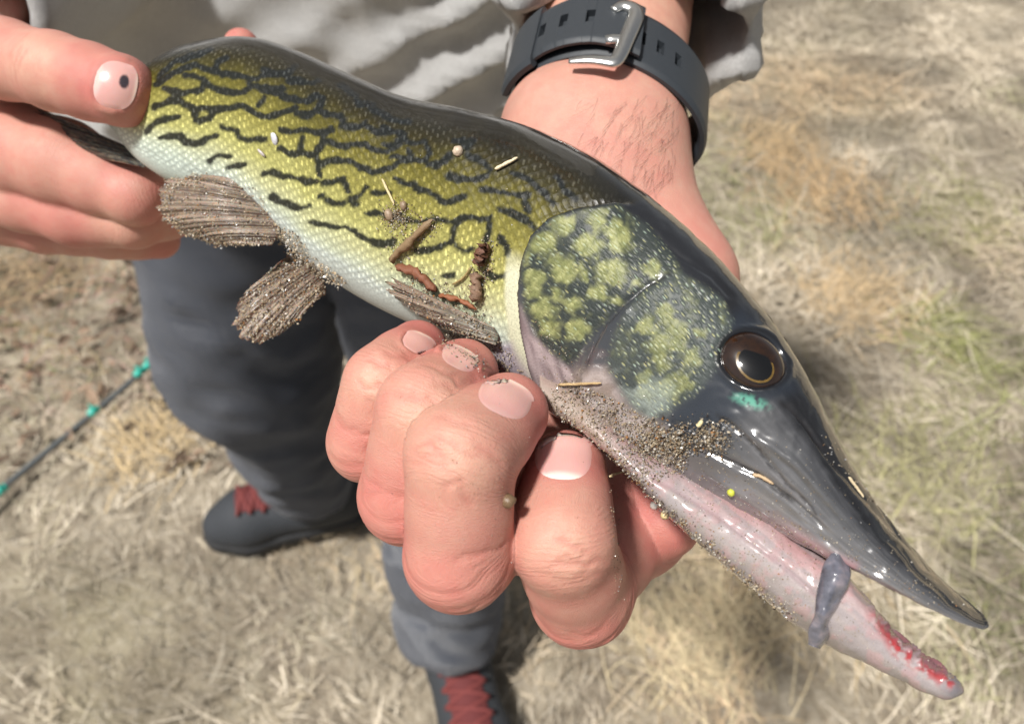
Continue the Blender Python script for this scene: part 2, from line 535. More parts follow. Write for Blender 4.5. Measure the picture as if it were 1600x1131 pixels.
# fishing rod lying on the ground behind the trouser leg
def ground_pt(px, py, z=0.0):
    d = px_dir(px, py); t = (z - C0[2]) / d[2]
    return C0 + d * t
def make_rod():
    a = ground_pt(-70, 826, 0.018); b = ground_pt(236, 566, 0.018)
    e = b + (b - a) * 1.6; a = a - (b - a) * 0.9
    rod = empty('fishing_rod', tuple(a), 'dark grey fishing rod with teal line guides lying on dry grass', 'fishing rod')
    gm = simple_mat('rod_blank', (0.09, 0.098, 0.10), 0.4, 300, 0.2)
    tm = simple_mat('teal_wrap', (0.03, 0.42, 0.33), 0.35, 200, 0.15, coat=0.5)
    n = 40; tt = np.linspace(0, 1, n)
    pts = a + (e - a) * tt[:, None]; pts[:, 2] += 0.004 * np.sin(tt * 9)
    V, Fc = tube(pts, np.linspace(0.0066, 0.0046, n), 10); mesh_obj('blank', V, Fc, gm, rod)
    ax = nrm(e - a)
    for (px, py) in ((5, 768), (143, 641), (213, 580), (229, 568)):
        q = ground_pt(px, py, 0.016); q = a + ax * ((q - a) @ ax)
        V, Fc = tube([q - ax * 0.011, q - ax * 0.009, q + ax * 0.009, q + ax * 0.011], [0.0055, 0.0072, 0.0072, 0.0055], 12)
        wr = mesh_obj('wrap', V, Fc, tm, rod)
        an = np.linspace(0, 2 * np.pi, 18, endpoint=False); up = np.array([0.35, 0.25, 0.9]); up = nrm(up - (up @ ax) * ax); sd = np.cross(ax, up)
        ring = q + up * 0.0125 + 0.007 * (np.cos(an)[:, None] * up + np.sin(an)[:, None] * sd)
        V, Fc = tube(ring, 0.0016, 8, closed=True); mesh_obj('guide_ring', V, Fc, tm, wr)
    g = a + ax * 0.02
    V, Fc = tube(np.array([g - ax * 0.28, g - ax * 0.25, g - ax * 0.05, g]), [0.011, 0.0125, 0.012, 0.008], 14)
    mesh_obj('handle', V, Fc, simple_mat('cork', (0.42, 0.28, 0.16), 0.8, 400, 0.4, 0.0005), rod)
make_rod()

# ================================================================== PERSON: clothes
person = empty('person', (-0.16, 0.55, 0.0), 'person in grey sweatshirt and navy trousers holding a fish in both hands', 'person')

def cloth_mat(name, color, scale, var, bumpd, rough=0.9, heather=0.0):
    t = NT(name); o = t.obj()
    n1 = t.noise(o, 9, 3, 0.6); n2 = t.noise(o, scale, 3, 0.7)
    w1 = t.wave(o, 1900, 1.0, 1, 2, 'DIAGONAL')
    c = t.mix(n1, tuple(x * (1 - var) for x in color), tuple(x * (1 + var) for x in color))
    if heather: c = t.mix(t.math('MULTIPLY', t.ramp(n2, [(0.35, 0.0), (0.7, 1.0)]), heather), c, tuple(x * 0.45 for x in color))
    h = t.math('ADD', n2, t.math('MULTIPLY', w1, 0.5))
    t.set(Base_Color=c, Roughness=rough, Normal=t.bump(h, 0.8, bumpd), Sheen_Weight=0.25)
    t.b.inputs['Specular IOR Level'].default_value = 0.2
    return t.m
M_SHIRT = cloth_mat('sweatshirt_fleece', (0.54, 0.537, 0.528), 900, 0.06, 0.0004, heather=0.35)
M_PANTS = cloth_mat('trouser_twill', (0.034, 0.042, 0.062), 700, 0.12, 0.0003)

# arms: wrist -> elbow -> shoulder, in world metres
WL0 = W(935, 215, 0.266)                               # his left wrist (watch arm)
AL = nrm(0.17 * RT + 0.85 * UP + 0.52 * FW)
ELB_L = WL0 + AL * 0.265
SHO_L = np.array([0.075, 0.61, 1.40])
WR0 = W(-150, 60, 0.315)                               # his right wrist, out of frame
AR = nrm(-0.02 * RT + 0.72 * UP + 0.69 * FW)
ELB_R = WR0 + AR * 0.26
SHO_R = np.array([-0.345, 0.60, 1.40])

def fold_disp(V, N, amp, seed, freq, aniso):
    q = V @ np.asarray(aniso, float).T
    n = fbm(q * freq, seed, 3)
    ridge = 1 - np.abs(2 * n - 1)
    return V + N * ((ridge - 0.6) * amp)[:, None]

def make_trousers():
    g = Grid((-0.56, 0.22, 0.06), (0.16, 0.86, 1.02), 0.009)
    a = g.new()
    I = np.eye(3)
    add_ell(g, a, (-0.145, 0.60, 0.93), I, (0.185, 0.13, 0.15), 0.04)
    for (hip, knee, mid, ank, rr) in (
        ((-0.235, 0.60, 0.84), (-0.298, 0.585, 0.52), (-0.312, 0.630, 0.30), (-0.322, 0.668, 0.115), (0.108, 0.092, 0.074, 0.068)),
        ((-0.065, 0.585, 0.84), (-0.070, 0.505, 0.52), (-0.078, 0.465, 0.30), (-0.088, 0.425, 0.115), (0.105, 0.086, 0.074, 0.069))):
        P = [np.array(x) for x in (hip, knee, mid, ank)]
        b = g.new()
        for i in range(3): add_cone(g, b, P[i], P[i + 1], rr[i], rr[i + 1], 0.02)
        X, Y, Z = g.pts((slice(None),) * 3)
        dn = nrm(P[3] - P[2]); cut = (X - P[3][0]) * dn[0] + (Y - P[3][1]) * dn[1] + (Z - P[3][2]) * dn[2] - 0.005
        b = np.maximum(b, cut.astype(np.float32))
        c = g.new(); add_cone(g, c, P[2], P[3] + dn * 0.1, rr[2] - 0.016, rr[3] - 0.016, 0)      # hollow hem
        b = np.maximum(b, np.minimum(-c, (cut + 0.10).astype(np.float32)))
        a = smin(a, b, 0.035)
    V, Q = surface_nets(g, a, 2)
    N = vnormals(V, Q)
    V = fold_disp(V, N, 0.020, 71, 1.0, [(8, 2, 5), (0, 8, 4), (-4, 3, 8)])
    V = fold_disp(V, N, 0.006, 77, 1.0, [(20, 4, 12), (3, 20, 9), (-6, 0, 17)])
    mesh_obj('trousers', V, Q, M_PANTS, person)
make_trousers()

def make_sweatshirt():
    h = 0.0055
    g = Grid((-0.62, 0.10, 0.80), (0.40, 0.86, 1.56), h)
    a = g.new(); I = np.eye(3)
    add_ell(g, a, (-0.145, 0.60, 1.24), I, (0.205, 0.135, 0.26), 0.05)
    add_cone(g, a, (-0.215, 0.60, 0.98), (-0.075, 0.60, 0.98), 0.150, 0.150, 0.06)
    add_cone(g, a, (-0.215, 0.60, 0.88), (-0.075, 0.60, 0.88), 0.142, 0.142, 0.06)
    add_cone(g, a, (-0.30, 0.60, 1.38), (0.01, 0.60, 1.38), 0.085, 0.085, 0.06)
    X, Y, Z = g.pts((slice(None),) * 3)
    a = np.maximum(a, (0.845 - Z).astype(np.float32))
    for (sho, elb, wr, ax, cuff, r) in ((SHO_L, ELB_L, WL0 + 0.006 * RT, AL, 0.054, 0.0465), (SHO_R, ELB_R, WR0, AR, 0.022, 0.047)):
        b = g.new()
        add_cone(g, b, sho, elb, 0.078, 0.066, 0.02)
        add_cone(g, b, elb, wr + ax * (cuff - 0.03), 0.060, r, 0.03)
        pc = wr + ax * cuff
        # cuff rim plane: palm side sits further up the arm
        cut = -((X - pc[0]) * ax[0] + (Y - pc[1]) * ax[1] + (Z - pc[2]) * ax[2])
        c = g.new(); add_cone(g, c, wr - ax * 0.05, wr + ax * (cuff + 0.09), r - 0.010, r - 0.008, 0)
        b = np.maximum(np.maximum(b, cut.astype(np.float32)), -c)
        a = smin(a, b, 0.012)
    V, Q = surface_nets(g, a, 2); N = vnormals(V, Q)
    # broad folds of the loose front, pulled towards the raised arms
    front = sstep(0.56, 0.48, V[:, 1]) * sstep(0.16, 0.05, V[:, 0])
    x, z = V[:, 0], V[:, 2]
    u = (z - 0.60 * x)
    wob = (fbm(np.c_[x * 6, z * 5], 5, 3) - 0.5)
    ph = u * 165 + wob * 13
    f = 1 - np.abs(np.sin(ph * 0.5)) * 1.7 + 0.35 * np.sin(u * 47 + 1.2 + wob * 6)
    amp = 0.002 + 0.008 * sstep(0.25, 0.75, fbm(np.c_[x * 5 + 3, z * 4], 8, 2))
    V = V + N * (front * f * amp)[:, None]
    V0 = V
    V = fold_disp(V, N, 0.010, 91, 1.0, [(16, 0, 4), (0, 16, 4), (6, 0, 22)])
    V = fold_disp(V, N, 0.003, 95, 1.0, [(30, 0, 9), (0, 30, 9), (12, 0, 34)])
    cuffd = np.minimum(np.linalg.norm(V0 - WL0 - AL * .08, axis=1), np.linalg.norm(V0 - WR0 - AR * .08, axis=1))
    V = lerp(V0, V, (0.3 + 0.7 * sstep(0.06, 0.16, cuffd))[:, None])
    mesh_obj('sweatshirt', V, Q, M_SHIRT, person)
make_sweatshirt()

def make_shoe(heel, toe, name='shoe'):
    heel = np.array(heel); toe = np.array(toe)
    d = nrm(toe - heel); s = np.array([-d[1], d[0], 0]); u = np.array([0, 0, 1.0]); L = np.linalg.norm(toe - heel)
    M = np.array([d, s, u])
    g = Grid((-0.02, -0.08, -0.01), (L + 0.02, 0.08, 0.20), 0.004)
    a = g.new()
    add_cone(g, a, (0.045, 0, 0.055), (0.10, 0, 0.055), 0.040, 0.044, 0.02)
    add_cone(g, a, (0.10, 0, 0.052), (L * 0.72, 0.002, 0.046), 0.045, 0.047, 0.02)
    add_cone(g, a, (L * 0.72, 0.004, 0.046), (L - 0.042, 0.004, 0.038), 0.047, 0.036, 0.02)
    add_cone(g, a, (0.055, 0, 0.06), (0.075, 0, 0.15), 0.042, 0.047, 0.03)
    X, Y, Z = g.pts((slice(None),) * 3)
    a = np.maximum(a, (0.028 - Z).astype(np.float32))
    V, Q = surface_nets(g, a, 2)
    up_m = simple_mat('shoe_upper', (0.030, 0.034, 0.040), 0.75, 350, 0.3, 0.0006)
    sole_m = simple_mat('shoe_sole', (0.018, 0.019, 0.021), 0.7, 200, 0.3, 0.001)
    red_m = simple_mat('maroon_tongue', (0.115, 0.022, 0.022), 0.85, 300, 0.3, 0.0006)
    lace_m = simple_mat('red_lace', (0.17, 0.035, 0.032), 0.8, 500, 0.3, 0.0004)
    base = np.array([heel[0], heel[1], 0.0])
    tr = lambda P: base + np.asarray(P) @ M
    sh = mesh_obj(name, tr(V), Q, up_m, person)
    g2 = Grid((-0.02, -0.08, -0.005), (L + 0.02, 0.08, 0.05), 0.004); b = g2.new()
    for (x0, x1, r0, r1) in ((0.045, 0.11, 0.042, 0.043), (0.11, L * 0.72, 0.043, 0.051), (L * 0.72, L - 0.042, 0.051, 0.040)):
        add_cone(g2, b, (x0, 0.003, 0.018), (x1, 0.003, 0.018), r0, r1, 0.01)
    X, Y, Z = g2.pts((slice(None),) * 3)
    b = np.maximum(np.maximum(b, (Z - 0.030).astype(np.float32)), (0.001 - Z).astype(np.float32))
    V2, Q2 = surface_nets(g2, b, 1); mesh_obj('sole', tr(V2), Q2, sole_m, sh)
    # tongue and laces laid over the instep
    bv = BVHTree.FromPolygons([tuple(v) for v in V], [tuple(q) for q in Q.tolist()])
    def top(x, y):
        l, n, i, dd = bv.ray_cast(Vector((x, y, 0.5)), Vector((0, 0, -1)))
        return (np.array(l) if l is not None else np.array([x, y, 0.08]))
    xs = np.linspace(0.085, L * 0.74, 16); ys = np.linspace(-0.026, 0.026, 9)
    P = np.array([[top(x, y * (0.8 + 0.2 * (x / L))) + np.array([0, 0, 0.003 + 0.004 * math.cos(y * 50)]) for y in ys] for x in xs]).reshape(-1, 3)
    Fq = [(i * 9 + j, (i + 1) * 9 + j, (i + 1) * 9 + j + 1, i * 9 + j + 1) for i in range(15) for j in range(8)]
    mesh_obj('tongue', tr(P), Fq, red_m, sh)
    for k, x in enumerate(np.linspace(0.10, L * 0.70, 6)):
        for sgn in (1, -1):
            yy = np.linspace(-0.030, 0.030, 11)
            pts = np.array([top(x + sgn * y * 0.35, y) + np.array([0, 0, 0.0065]) for y in yy])
            Vl, Fl = tube(tr(pts), 0.0026, 6); mesh_obj('lace', Vl, Fl, lace_m, sh)
make_shoe((-0.235, 0.688, 0), (-0.512, 0.622, 0))
make_shoe((-0.105, 0.505, 0), (-0.028, 0.212, 0))

# ================================================================== PERSON: body and hands
def P4(l): return [(W(x, y, d), r * 0.001) for (x, y, d, r) in l]
FINGERS_L = {
    'index':  P4([(884, 735, .184, 9.5), (879, 845, .170, 10.7), (908, 928, .189, 11.6), (985, 805, .222, 13)]),
    'middle': P4([(794, 645, .176, 9.1), (718, 714, .161, 10.6), (717, 868, .169, 11.1), (850, 760, .212, 13)]),
    'ring':   P4([(724, 584, .190, 8.6), (664, 642, .172, 10.1), (637, 774, .180, 10.5), (775, 700, .215, 12)]),
    'little': P4([(652, 548, .201, 7.9), (600, 600, .186, 8.9), (576, 690, .193, 9.3), (705, 630, .217, 11)]),
    'thumb':  P4([(1040, 812, .207, 9.5), (1092, 650, .229, 11.3), (1066, 436, .250, 12.6), (975, 300, .262, 17.5)]),
}
FINGERS_R = {
    'thumb':  P4([(189, 142, .249, 11.3), (88, 113, .256, 11.9), (-60, 75, .278, 14.2), (-150, 70, .312, 18)]),
    'index':  P4([(377, 73, .322, 7.2), (352, 170, .314, 8.2), (212, 305, .286, 10.4), (100, 255, .290, 15.5), (-40, 215, .300, 19)]),
    'middle': P4([(300, 330, .322, 8.4), (208, 344, .298, 10.2), (120, 332, .300, 12.6), (-40, 285, .306, 14)]),
    'ring':   P4([(250, 375, .338, 8.2), (170, 365, .322, 9.8), (70, 350, .322, 11.5), (-50, 320, .318, 13)]),
}
def hand_mesh(fingers, palm, arm, h, fk=0.004):
    allp = [p for f in fingers.values() for p, r in f] + [p for (a, b, r1, r2, k) in palm for p in (a, b)] + [c for (c, M, rad, k) in arm]
    lo = np.min(allp, 0) - 0.035; hi = np.max(allp, 0) + 0.035
    g = Grid(lo, hi, h)
    pal = g.new()
    for (a, b, r1, r2, k) in palm: add_cone(g, pal, a, b, r1, r2, k)
    for (c, M, rad, k) in arm: add_ell(g, pal, c, M, rad, k)
    tot = g.new()
    for nm, f in fingers.items():
        fa = g.new()
        for i in range(len(f) - 1):
            (a, ra), (b, rb) = f[i], f[i + 1]
            # slim the middle of each bone, keep the joints thick
            m = (a + b) / 2; rm = (ra + rb) / 2 * (0.972 if i else 0.985)
            add_cone(g, fa, a, m, ra, rm, fk); add_cone(g, fa, m, b, rm, rb, fk)
        pp = np.array([p for p, r in f]); sl = g.sub(pp.min(0), pp.max(0), 0.03)
        tot[sl] = smin(tot[sl], fa[sl], 0.0003)
    a = smin(tot, pal, 0.007)
    V, Q = surface_nets(g, a, 3)
    return V, Q

def hand_attrs(V, N, fingers):
    """distance along the finger, across it, knuckle-crease strength and flush"""
    n = len(V); best = np.full(n, 1e9); fu = np.zeros(n); fv = np.zeros(n); cr = np.zeros(n); red = np.zeros(n); pale = np.zeros(n); dep = np.zeros(n)
    lr = np.random.default_rng(5)
    for fi, (nm, f) in enumerate(fingers.items()):
        acc = 0.0; ws = np.zeros(n); us = np.zeros(n); vs = np.zeros(n); dmin = np.full(n, 1e9); js = []
        nb = len(f) - 1
        for i in range(nb):
            (a, ra), (b, rb) = f[i], f[i + 1]
            ab = b - a; L = np.linalg.norm(ab); tu = (V - a) @ ab / L ** 2; t = np.clip(tu, 0, 1)
            dv = V - a - t[:, None] * ab; d = np.linalg.norm(dv, axis=1) - (ra + (rb - ra) * t)
            ref = nrm(np.cross(ab, -FW))
            w = np.exp(-np.clip(d - 0, -0.003, 0.03) / 0.0009)
            us += w * (acc + tu * L); vs += w * (dv @ ref); ws += w; dmin = np.minimum(dmin, d)
            acc += L; js.append((acc, b, rb))
        u = us / ws; v = vs / ws
        m = dmin < best; best[m] = dmin[m]; fu[m] = u[m]; fv[m] = v[m] + fi * 0.2
        # knuckle folds: a handful of uneven lines across each joint
        for k, (ju, p, r) in enumerate(js[:-1] if nm != 'thumb' else js[:1]):
            dd = np.linalg.norm(V - p, axis=1)
            nearj = np.exp(-(np.maximum(dd - r, 0) / (0.30 * r)) ** 2) * m
            cr = np.maximum(cr, nearj)
            red = np.maximum(red, (0.50 if k == 1 else 0.12) * np.exp(-(np.maximum(dd - r * 0.9, 0) / (0.6 * r)) ** 2))
            spread = 0.0055 if k == 0 else 0.0080
            for q in range(7 if k == 0 else 9):
                off = lr.uniform(-1, 1) * spread; cv = lr.uniform(-0.5, 0.5) * r; bow = lr.uniform(-12, 12); hw = lr.uniform(0.35, 0.75) * r
                line = ju + off + bow * (v - cv) ** 2 + (vnoise(np.c_[v * 500 + q * 9, u * 0 + fi], 3 + q) - .5) * 0.0016
                dep = np.maximum(dep, lr.uniform(0.5, 1.0) * np.exp(-((u - line) / 0.00055) ** 2) * sstep(hw, hw * 0.4, np.abs(v - cv)) * m * (dd < r * 2.2))
        p, r = f[0]; dd = np.linalg.norm(V - p, axis=1)
        red = np.maximum(red, 0.70 * sstep(r * 2.3, r * 1.1, dd))
        p2 = f[1][0]; dd = np.linalg.norm(V - p2 - (-FW) * f[1][1], axis=1)
        pale = np.maximum(pale, 0.75 * np.exp(-(dd / (f[1][1] * 0.8)) ** 2))
    hand_attrs.fid = np.round(fv / 0.2).astype(int)
    return fu, fv, cr, red, pale, dep

def skin_material():
    t = NT('skin'); o = t.obj(); uv = t.uv()
    col = t.attr('Col'); cr = t.attr('crease', True)
    mot = t.noise(o, 160, 4, 0.65); fine = t.noise(o, 900, 3, 0.6)
    col = t.mix(t.ramp(mot, [(0.35, 0.0), (0.72, 0.45)]), col, (0.50, 0.18, 0.145))
    col = t.mix(t.ramp(fine, [(0.55, 0.0), (0.8, 0.16)]), col, (0.45, 0.20, 0.15))
    patch = t.ramp(t.noise(uv, 1.6, 3, .6), [(0.38, 0.0), (0.62, 1.0)])
    lines = t.wave(t.mapping(uv, (1, 0.22, 1)), 3.4, 9.0, 3, 1.6)
    cl = t.math('MULTIPLY', t.math('MULTIPLY', lines, cr), patch)
    mic = t.noise(t.mapping(uv, (34, 9, 1)), 1.0, 4, 0.65)
    cell = t.voro(t.mapping(uv, (34, 22, 1)), 1.0, 'DISTANCE_TO_EDGE')
    h = t.math('ADD', t.math('MULTIPLY', cl, 0.34), t.math('ADD', t.math('MULTIPLY', mic, 0.55), t.math('ADD', t.math('MULTIPLY', cell, 0.50), t.math('MULTIPLY', mot, 0.5))))
    col = t.mix(t.math('MULTIPLY', t.attr('fold', True), 0.45, True), col, (0.42, 0.14, 0.11))
    t.set(Base_Color=col, Roughness=t.ramp(mot, [(0.2, 0.42), (0.8, 0.55)]), Normal=t.bump(h, 0.75, 0.00035),
          Subsurface_Weight=0.22, Subsurface_Scale=0.0015)
    t.b.inputs['Subsurface Radius'].default_value = (1.0, 0.32, 0.18)
    t.b.inputs['Specular IOR Level'].default_value = 0.4
    return t.m
M_SKIN = skin_material()
M_NAIL = NT('fingernail')
_o = M_NAIL.obj()
M_NAIL.set(Base_Color=M_NAIL.attr('Col'), Roughness=0.28, Coat_Weight=0.35, Coat_Roughness=0.2, Subsurface_Weight=0.25, Subsurface_Scale=0.0012,
           Normal=M_NAIL.bump(M_NAIL.noise(M_NAIL.mapping(M_NAIL.uv(), (30, 2, 1)), 1.0, 2), 0.3, 0.0001))

SKIN_BASE = np.array((0.53, 0.290, 0.220)); SKIN_RED = np.array((0.46, 0.155, 0.132)); SKIN_PALE = np.array((0.585, 0.37, 0.268))
def skin_cols(V, red, pale, extra_red=None):
    n = fbm(V * 70, 61, 3); n2 = fbm(V * 260, 63, 3)
    c = np.tile(SKIN_BASE, (len(V), 1)) * (0.94 + 0.12 * n)[:, None]
    r = np.clip(red + (n - 0.5) * 1.0 + (n2 - 0.5) * 0.7, 0, 1)
    if extra_red is not None: r = np.clip(r + extra_red, 0, 1)
    c = lerp(c, SKIN_RED, r[:, None]); c = lerp(c, SKIN_PALE, pale[:, None])
    return c

# nail centre px, unit axis towards the free edge, half length px, half width px, depth guess
def _nl(c, ax, hl, hw): 
    ax = np.array(ax, float); return (np.array(c, float), ax / np.linalg.norm(ax), hl, hw)
NAILS_L = [_nl((880, 713), (0.05, -1), 39, 48), _nl((789, 622), (0.42, -0.90), 29, 46), _nl((718, 560), (0.45, -0.9), 17, 31), _nl((655, 537), (0.42, -0.9), 16, 27)]
NAILS_R = [_nl((180, 133), (1, 0.22), 34, 38)]
def nail_beds(V, N, nails):
    """sink the nail plate's bed and raise the soft fold round it"""
    x, y, d = to_px(V); facing = -(N @ FW)
    off = np.zeros(len(V))
    for (c, ax, hl, hw) in nails:
        P = np.c_[x, y] - c; u = P @ ax / hl; v = (P @ np.array([-ax[1], ax[0]])) / hw
        r = (np.abs(u) ** 2.6 + np.abs(v) ** 2.6) ** (1 / 2.6)
        m = (facing > 0.1) & (r < 1.6)
        if not m.any(): continue
        dn = np.median(d[m & (r < 0.8)]) if (m & (r < .8)).any() else 0
        m &= np.abs(d - dn) < 0.012
        soft = np.where(u > 0.35, 0.3, 1.0)
        off += m * (0.00040 * np.exp(-((r - 1.13) / 0.13) ** 2) * soft - 0.00040 * sstep(1.03, 0.90, r))
    return V + N * off[:, None]

def build_body():
    parts = []
    # ---- his left hand, palm up under the fish
    f = FINGERS_L
    mc = {k: v[-1] for k, v in f.items()}
    NL = nrm(np.cross(RT, AL)); NL = -NL if NL @ FW > 0 else NL     # palm-side normal of the forearm (towards the camera)
    XL = nrm(np.cross(AL, NL)); XL = XL if XL @ RT > 0 else -XL
    wl = WL0 - XL * 0.011; wr_ = WL0 + XL * 0.008
    palm = []
    for nm, base, mid in (('index', wr_, (960, 520, .252)), ('middle', WL0, (900, 520, .253)), ('ring', wl, (850, 500, .253)), ('little', wl, (800, 470, .252))):
        b, rb = mc[nm]; m = W(*mid)
        palm.append((base, m, 0.0195, 0.0150, 0.012)); palm.append((m, b, 0.0150, rb, 0.012))
    palm.append((wr_, W(975, 300, .262), 0.019, 0.018, 0.012))
    palm.append((W(975, 300, .262), W(1066, 436, .250), 0.0185, 0.0126, 0.012))
    palm.append((W(1066, 436, .250), mc['index'][0], 0.012, 0.012, 0.02))
    V0 = AL
    far = WL0 + AL * 0.15
    arm = []
    for q in np.linspace(-0.004, 0.15, 9):
        arm.append((WL0 + AL * q, np.array([XL, NL, AL]), (0.0258 + 0.02 * max(q, 0), 0.0205 + 0.03 * max(q, 0), 0.035), 0.006))
    V, Q = hand_mesh(f, palm, arm, 0.0007)
    N = vnormals(V, Q)
    fu, fv, cr, red, pale, dep = hand_attrs(V, N, f)
    ax_d = (V - WL0) @ AL
    red = red * sstep(0.02, -0.02, ax_d); cr = cr * sstep(-0.02, -0.05, ax_d) 
    blush = sstep(-0.01, -0.05, ax_d) * 0.22
    c = skin_cols(V, red, pale, blush)
    inner = sstep(0.0, 0.03, ax_d)
    c = lerp(c, np.array((0.64, 0.38, 0.27)), (0.5 * inner)[:, None])
    dep = dep * sstep(-0.02, -0.05, ax_d)
    parts.append((nail_beds(V, N, NAILS_L) - N * (dep * 0.00040)[:, None], Q, c, cr, np.c_[fu, fv] * 100, dep, V, hand_attrs.fid))
    # ---- his right hand gripping the tail
    f = FINGERS_R
    pc = W(-150, 190, .318)
    NR = nrm(np.cross(RT, AR)); NR = -NR if NR @ FW > 0 else NR
    XR = nrm(np.cross(AR, NR))
    palm = [(WR0, pc, 0.024, 0.026, 0.012), (pc, f['index'][-1][0], 0.022, 0.0135, 0.012), (pc, f['middle'][-1][0], 0.022, 0.0135, 0.012),
            (pc, f['ring'][-1][0], 0.022, 0.013, 0.012), (WR0, f['thumb'][2][0], 0.02, 0.0145, 0.014), (f['thumb'][2][0], f['index'][-1][0], 0.013, 0.013, 0.014)]
    arm = [(WR0 + AR * q, np.array([XR, NR, AR]), (0.029 + 0.02 * q, 0.023 + 0.03 * q, 0.035), 0.006) for q in np.linspace(0, 0.13, 7)]
    V, Q = hand_mesh(f, palm, arm, 0.0010)
    N = vnormals(V, Q)
    fu, fv, cr, red, pale, dep = hand_attrs(V, N, f)
    c = skin_cols(V, red * 0.8, pale, 0.15)
    dep = dep * (np.abs(fv) < 0.05)
    parts.append((nail_beds(V, N, NAILS_R) - N * (dep * 0.00025)[:, None], Q, c, cr * 0.7, np.c_[fu, fv] * 100, dep, V, hand_attrs.fid))
    # ---- upper arms, neck, head (inside the clothes or above the frame)
    g = Grid((-0.52, 0.34, 0.95), (0.22, 0.80, 1.86), 0.007); a = g.new(); I = np.eye(3)
    for sho, elb, wr, ax in ((SHO_L, ELB_L, WL0, AL), (SHO_R, ELB_R, WR0, AR)):
        add_cone(g, a, sho, elb, 0.052, 0.042, 0.02); add_cone(g, a, elb, wr + ax * 0.12, 0.041, 0.030, 0.02)
    add_ell(g, a, (-0.145, 0.60, 1.22), I, (0.165, 0.10, 0.27), 0.04)
    add_cone(g, a, (-0.28, 0.60, 1.40), (-0.01, 0.60, 1.40), 0.055, 0.055, 0.05)
    add_cone(g, a, (-0.145, 0.60, 1.40), (-0.145, 0.585, 1.56), 0.058, 0.055, 0.03)
    hc = np.array((-0.145, 0.56, 1.69)); 
    add_ell(g, a, hc, I, (0.076, 0.098, 0.105), 0.02)
    add_ell(g, a, hc + (0, -0.035, -0.065), I, (0.058, 0.058, 0.062), 0.03)
    add_cone(g, a, hc + (0, -0.092, -0.005), hc + (0, -0.108, -0.032), 0.009, 0.013, 0.008)
    add_cone(g, a, hc + (-0.02, -0.088, -0.066), hc + (0.02, -0.088, -0.066), 0.008, 0.008, 0.008)
    for s in (-1, 1): add_ell(g, a, hc + (s * 0.078, 0.008, -0.012), I, (0.010, 0.020, 0.032), 0.006)
    X, Y, Z = g.pts((slice(None),) * 3)
    for s in (-1, 1):
        e = sd_ell(X, Y, Z, hc + (s * 0.031, -0.103, 0.004), I, (0.016, 0.013, 0.010))
        a = -smin(-a, e, 0.006)
    V, Q = surface_nets(g, a, 2)
    parts.append((V, Q, np.tile(SKIN_BASE, (len(V), 1)), np.zeros(len(V)), np.zeros((len(V), 2)), np.zeros(len(V)), V, None))
    vs, qs, cs, crs, uvs, n = [], [], [], [], [], 0; dps = []
    for V, Q, c, cr, uv, dp, V_, fd_ in parts:
        dps.append(dp)
        vs.append(V); qs.append(Q + n); cs.append(c); crs.append(cr); uvs.append(uv); n += len(V)
    body = mesh_obj('body', np.concatenate(vs), np.concatenate(qs), M_SKIN, person,
                    attrs={'Col': np.concatenate(cs), 'crease': np.concatenate(crs), 'fold': np.concatenate(dps)}, uvs=np.concatenate(uvs))
    # hair
    g = Grid((-0.26, 0.42, 1.60), (-0.03, 0.70, 1.83), 0.006); a = g.new()
    add_ell(g, a, hc + (0, 0.012, 0.012), I, (0.083, 0.100, 0.105), 0.01)
    X, Y, Z = g.pts((slice(None),) * 3)
    a = np.maximum(a, (0.02 - (Z - hc[2] - 0.03) - (Y - hc[1] + 0.06) * 0.9).astype(np.float32) * 0.7)
    V, Q = surface_nets(g, a, 2); V = V + (RNG.random(V.shape) - 0.5) * 0.004
    mesh_obj('hair', V, Q, simple_mat('brown_hair', (0.06, 0.04, 0.025), 0.7, 300, 0.5, 0.002), person)
    return body, parts
BODY, HAND_PARTS = build_body()
HANDL_BVH = BVHTree.FromPolygons([tuple(v) for v in HAND_PARTS[0][6]], HAND_PARTS[0][1].tolist())
HANDR_BVH = BVHTree.FromPolygons([tuple(v) for v in HAND_PARTS[1][6]], HAND_PARTS[1][1].tolist())

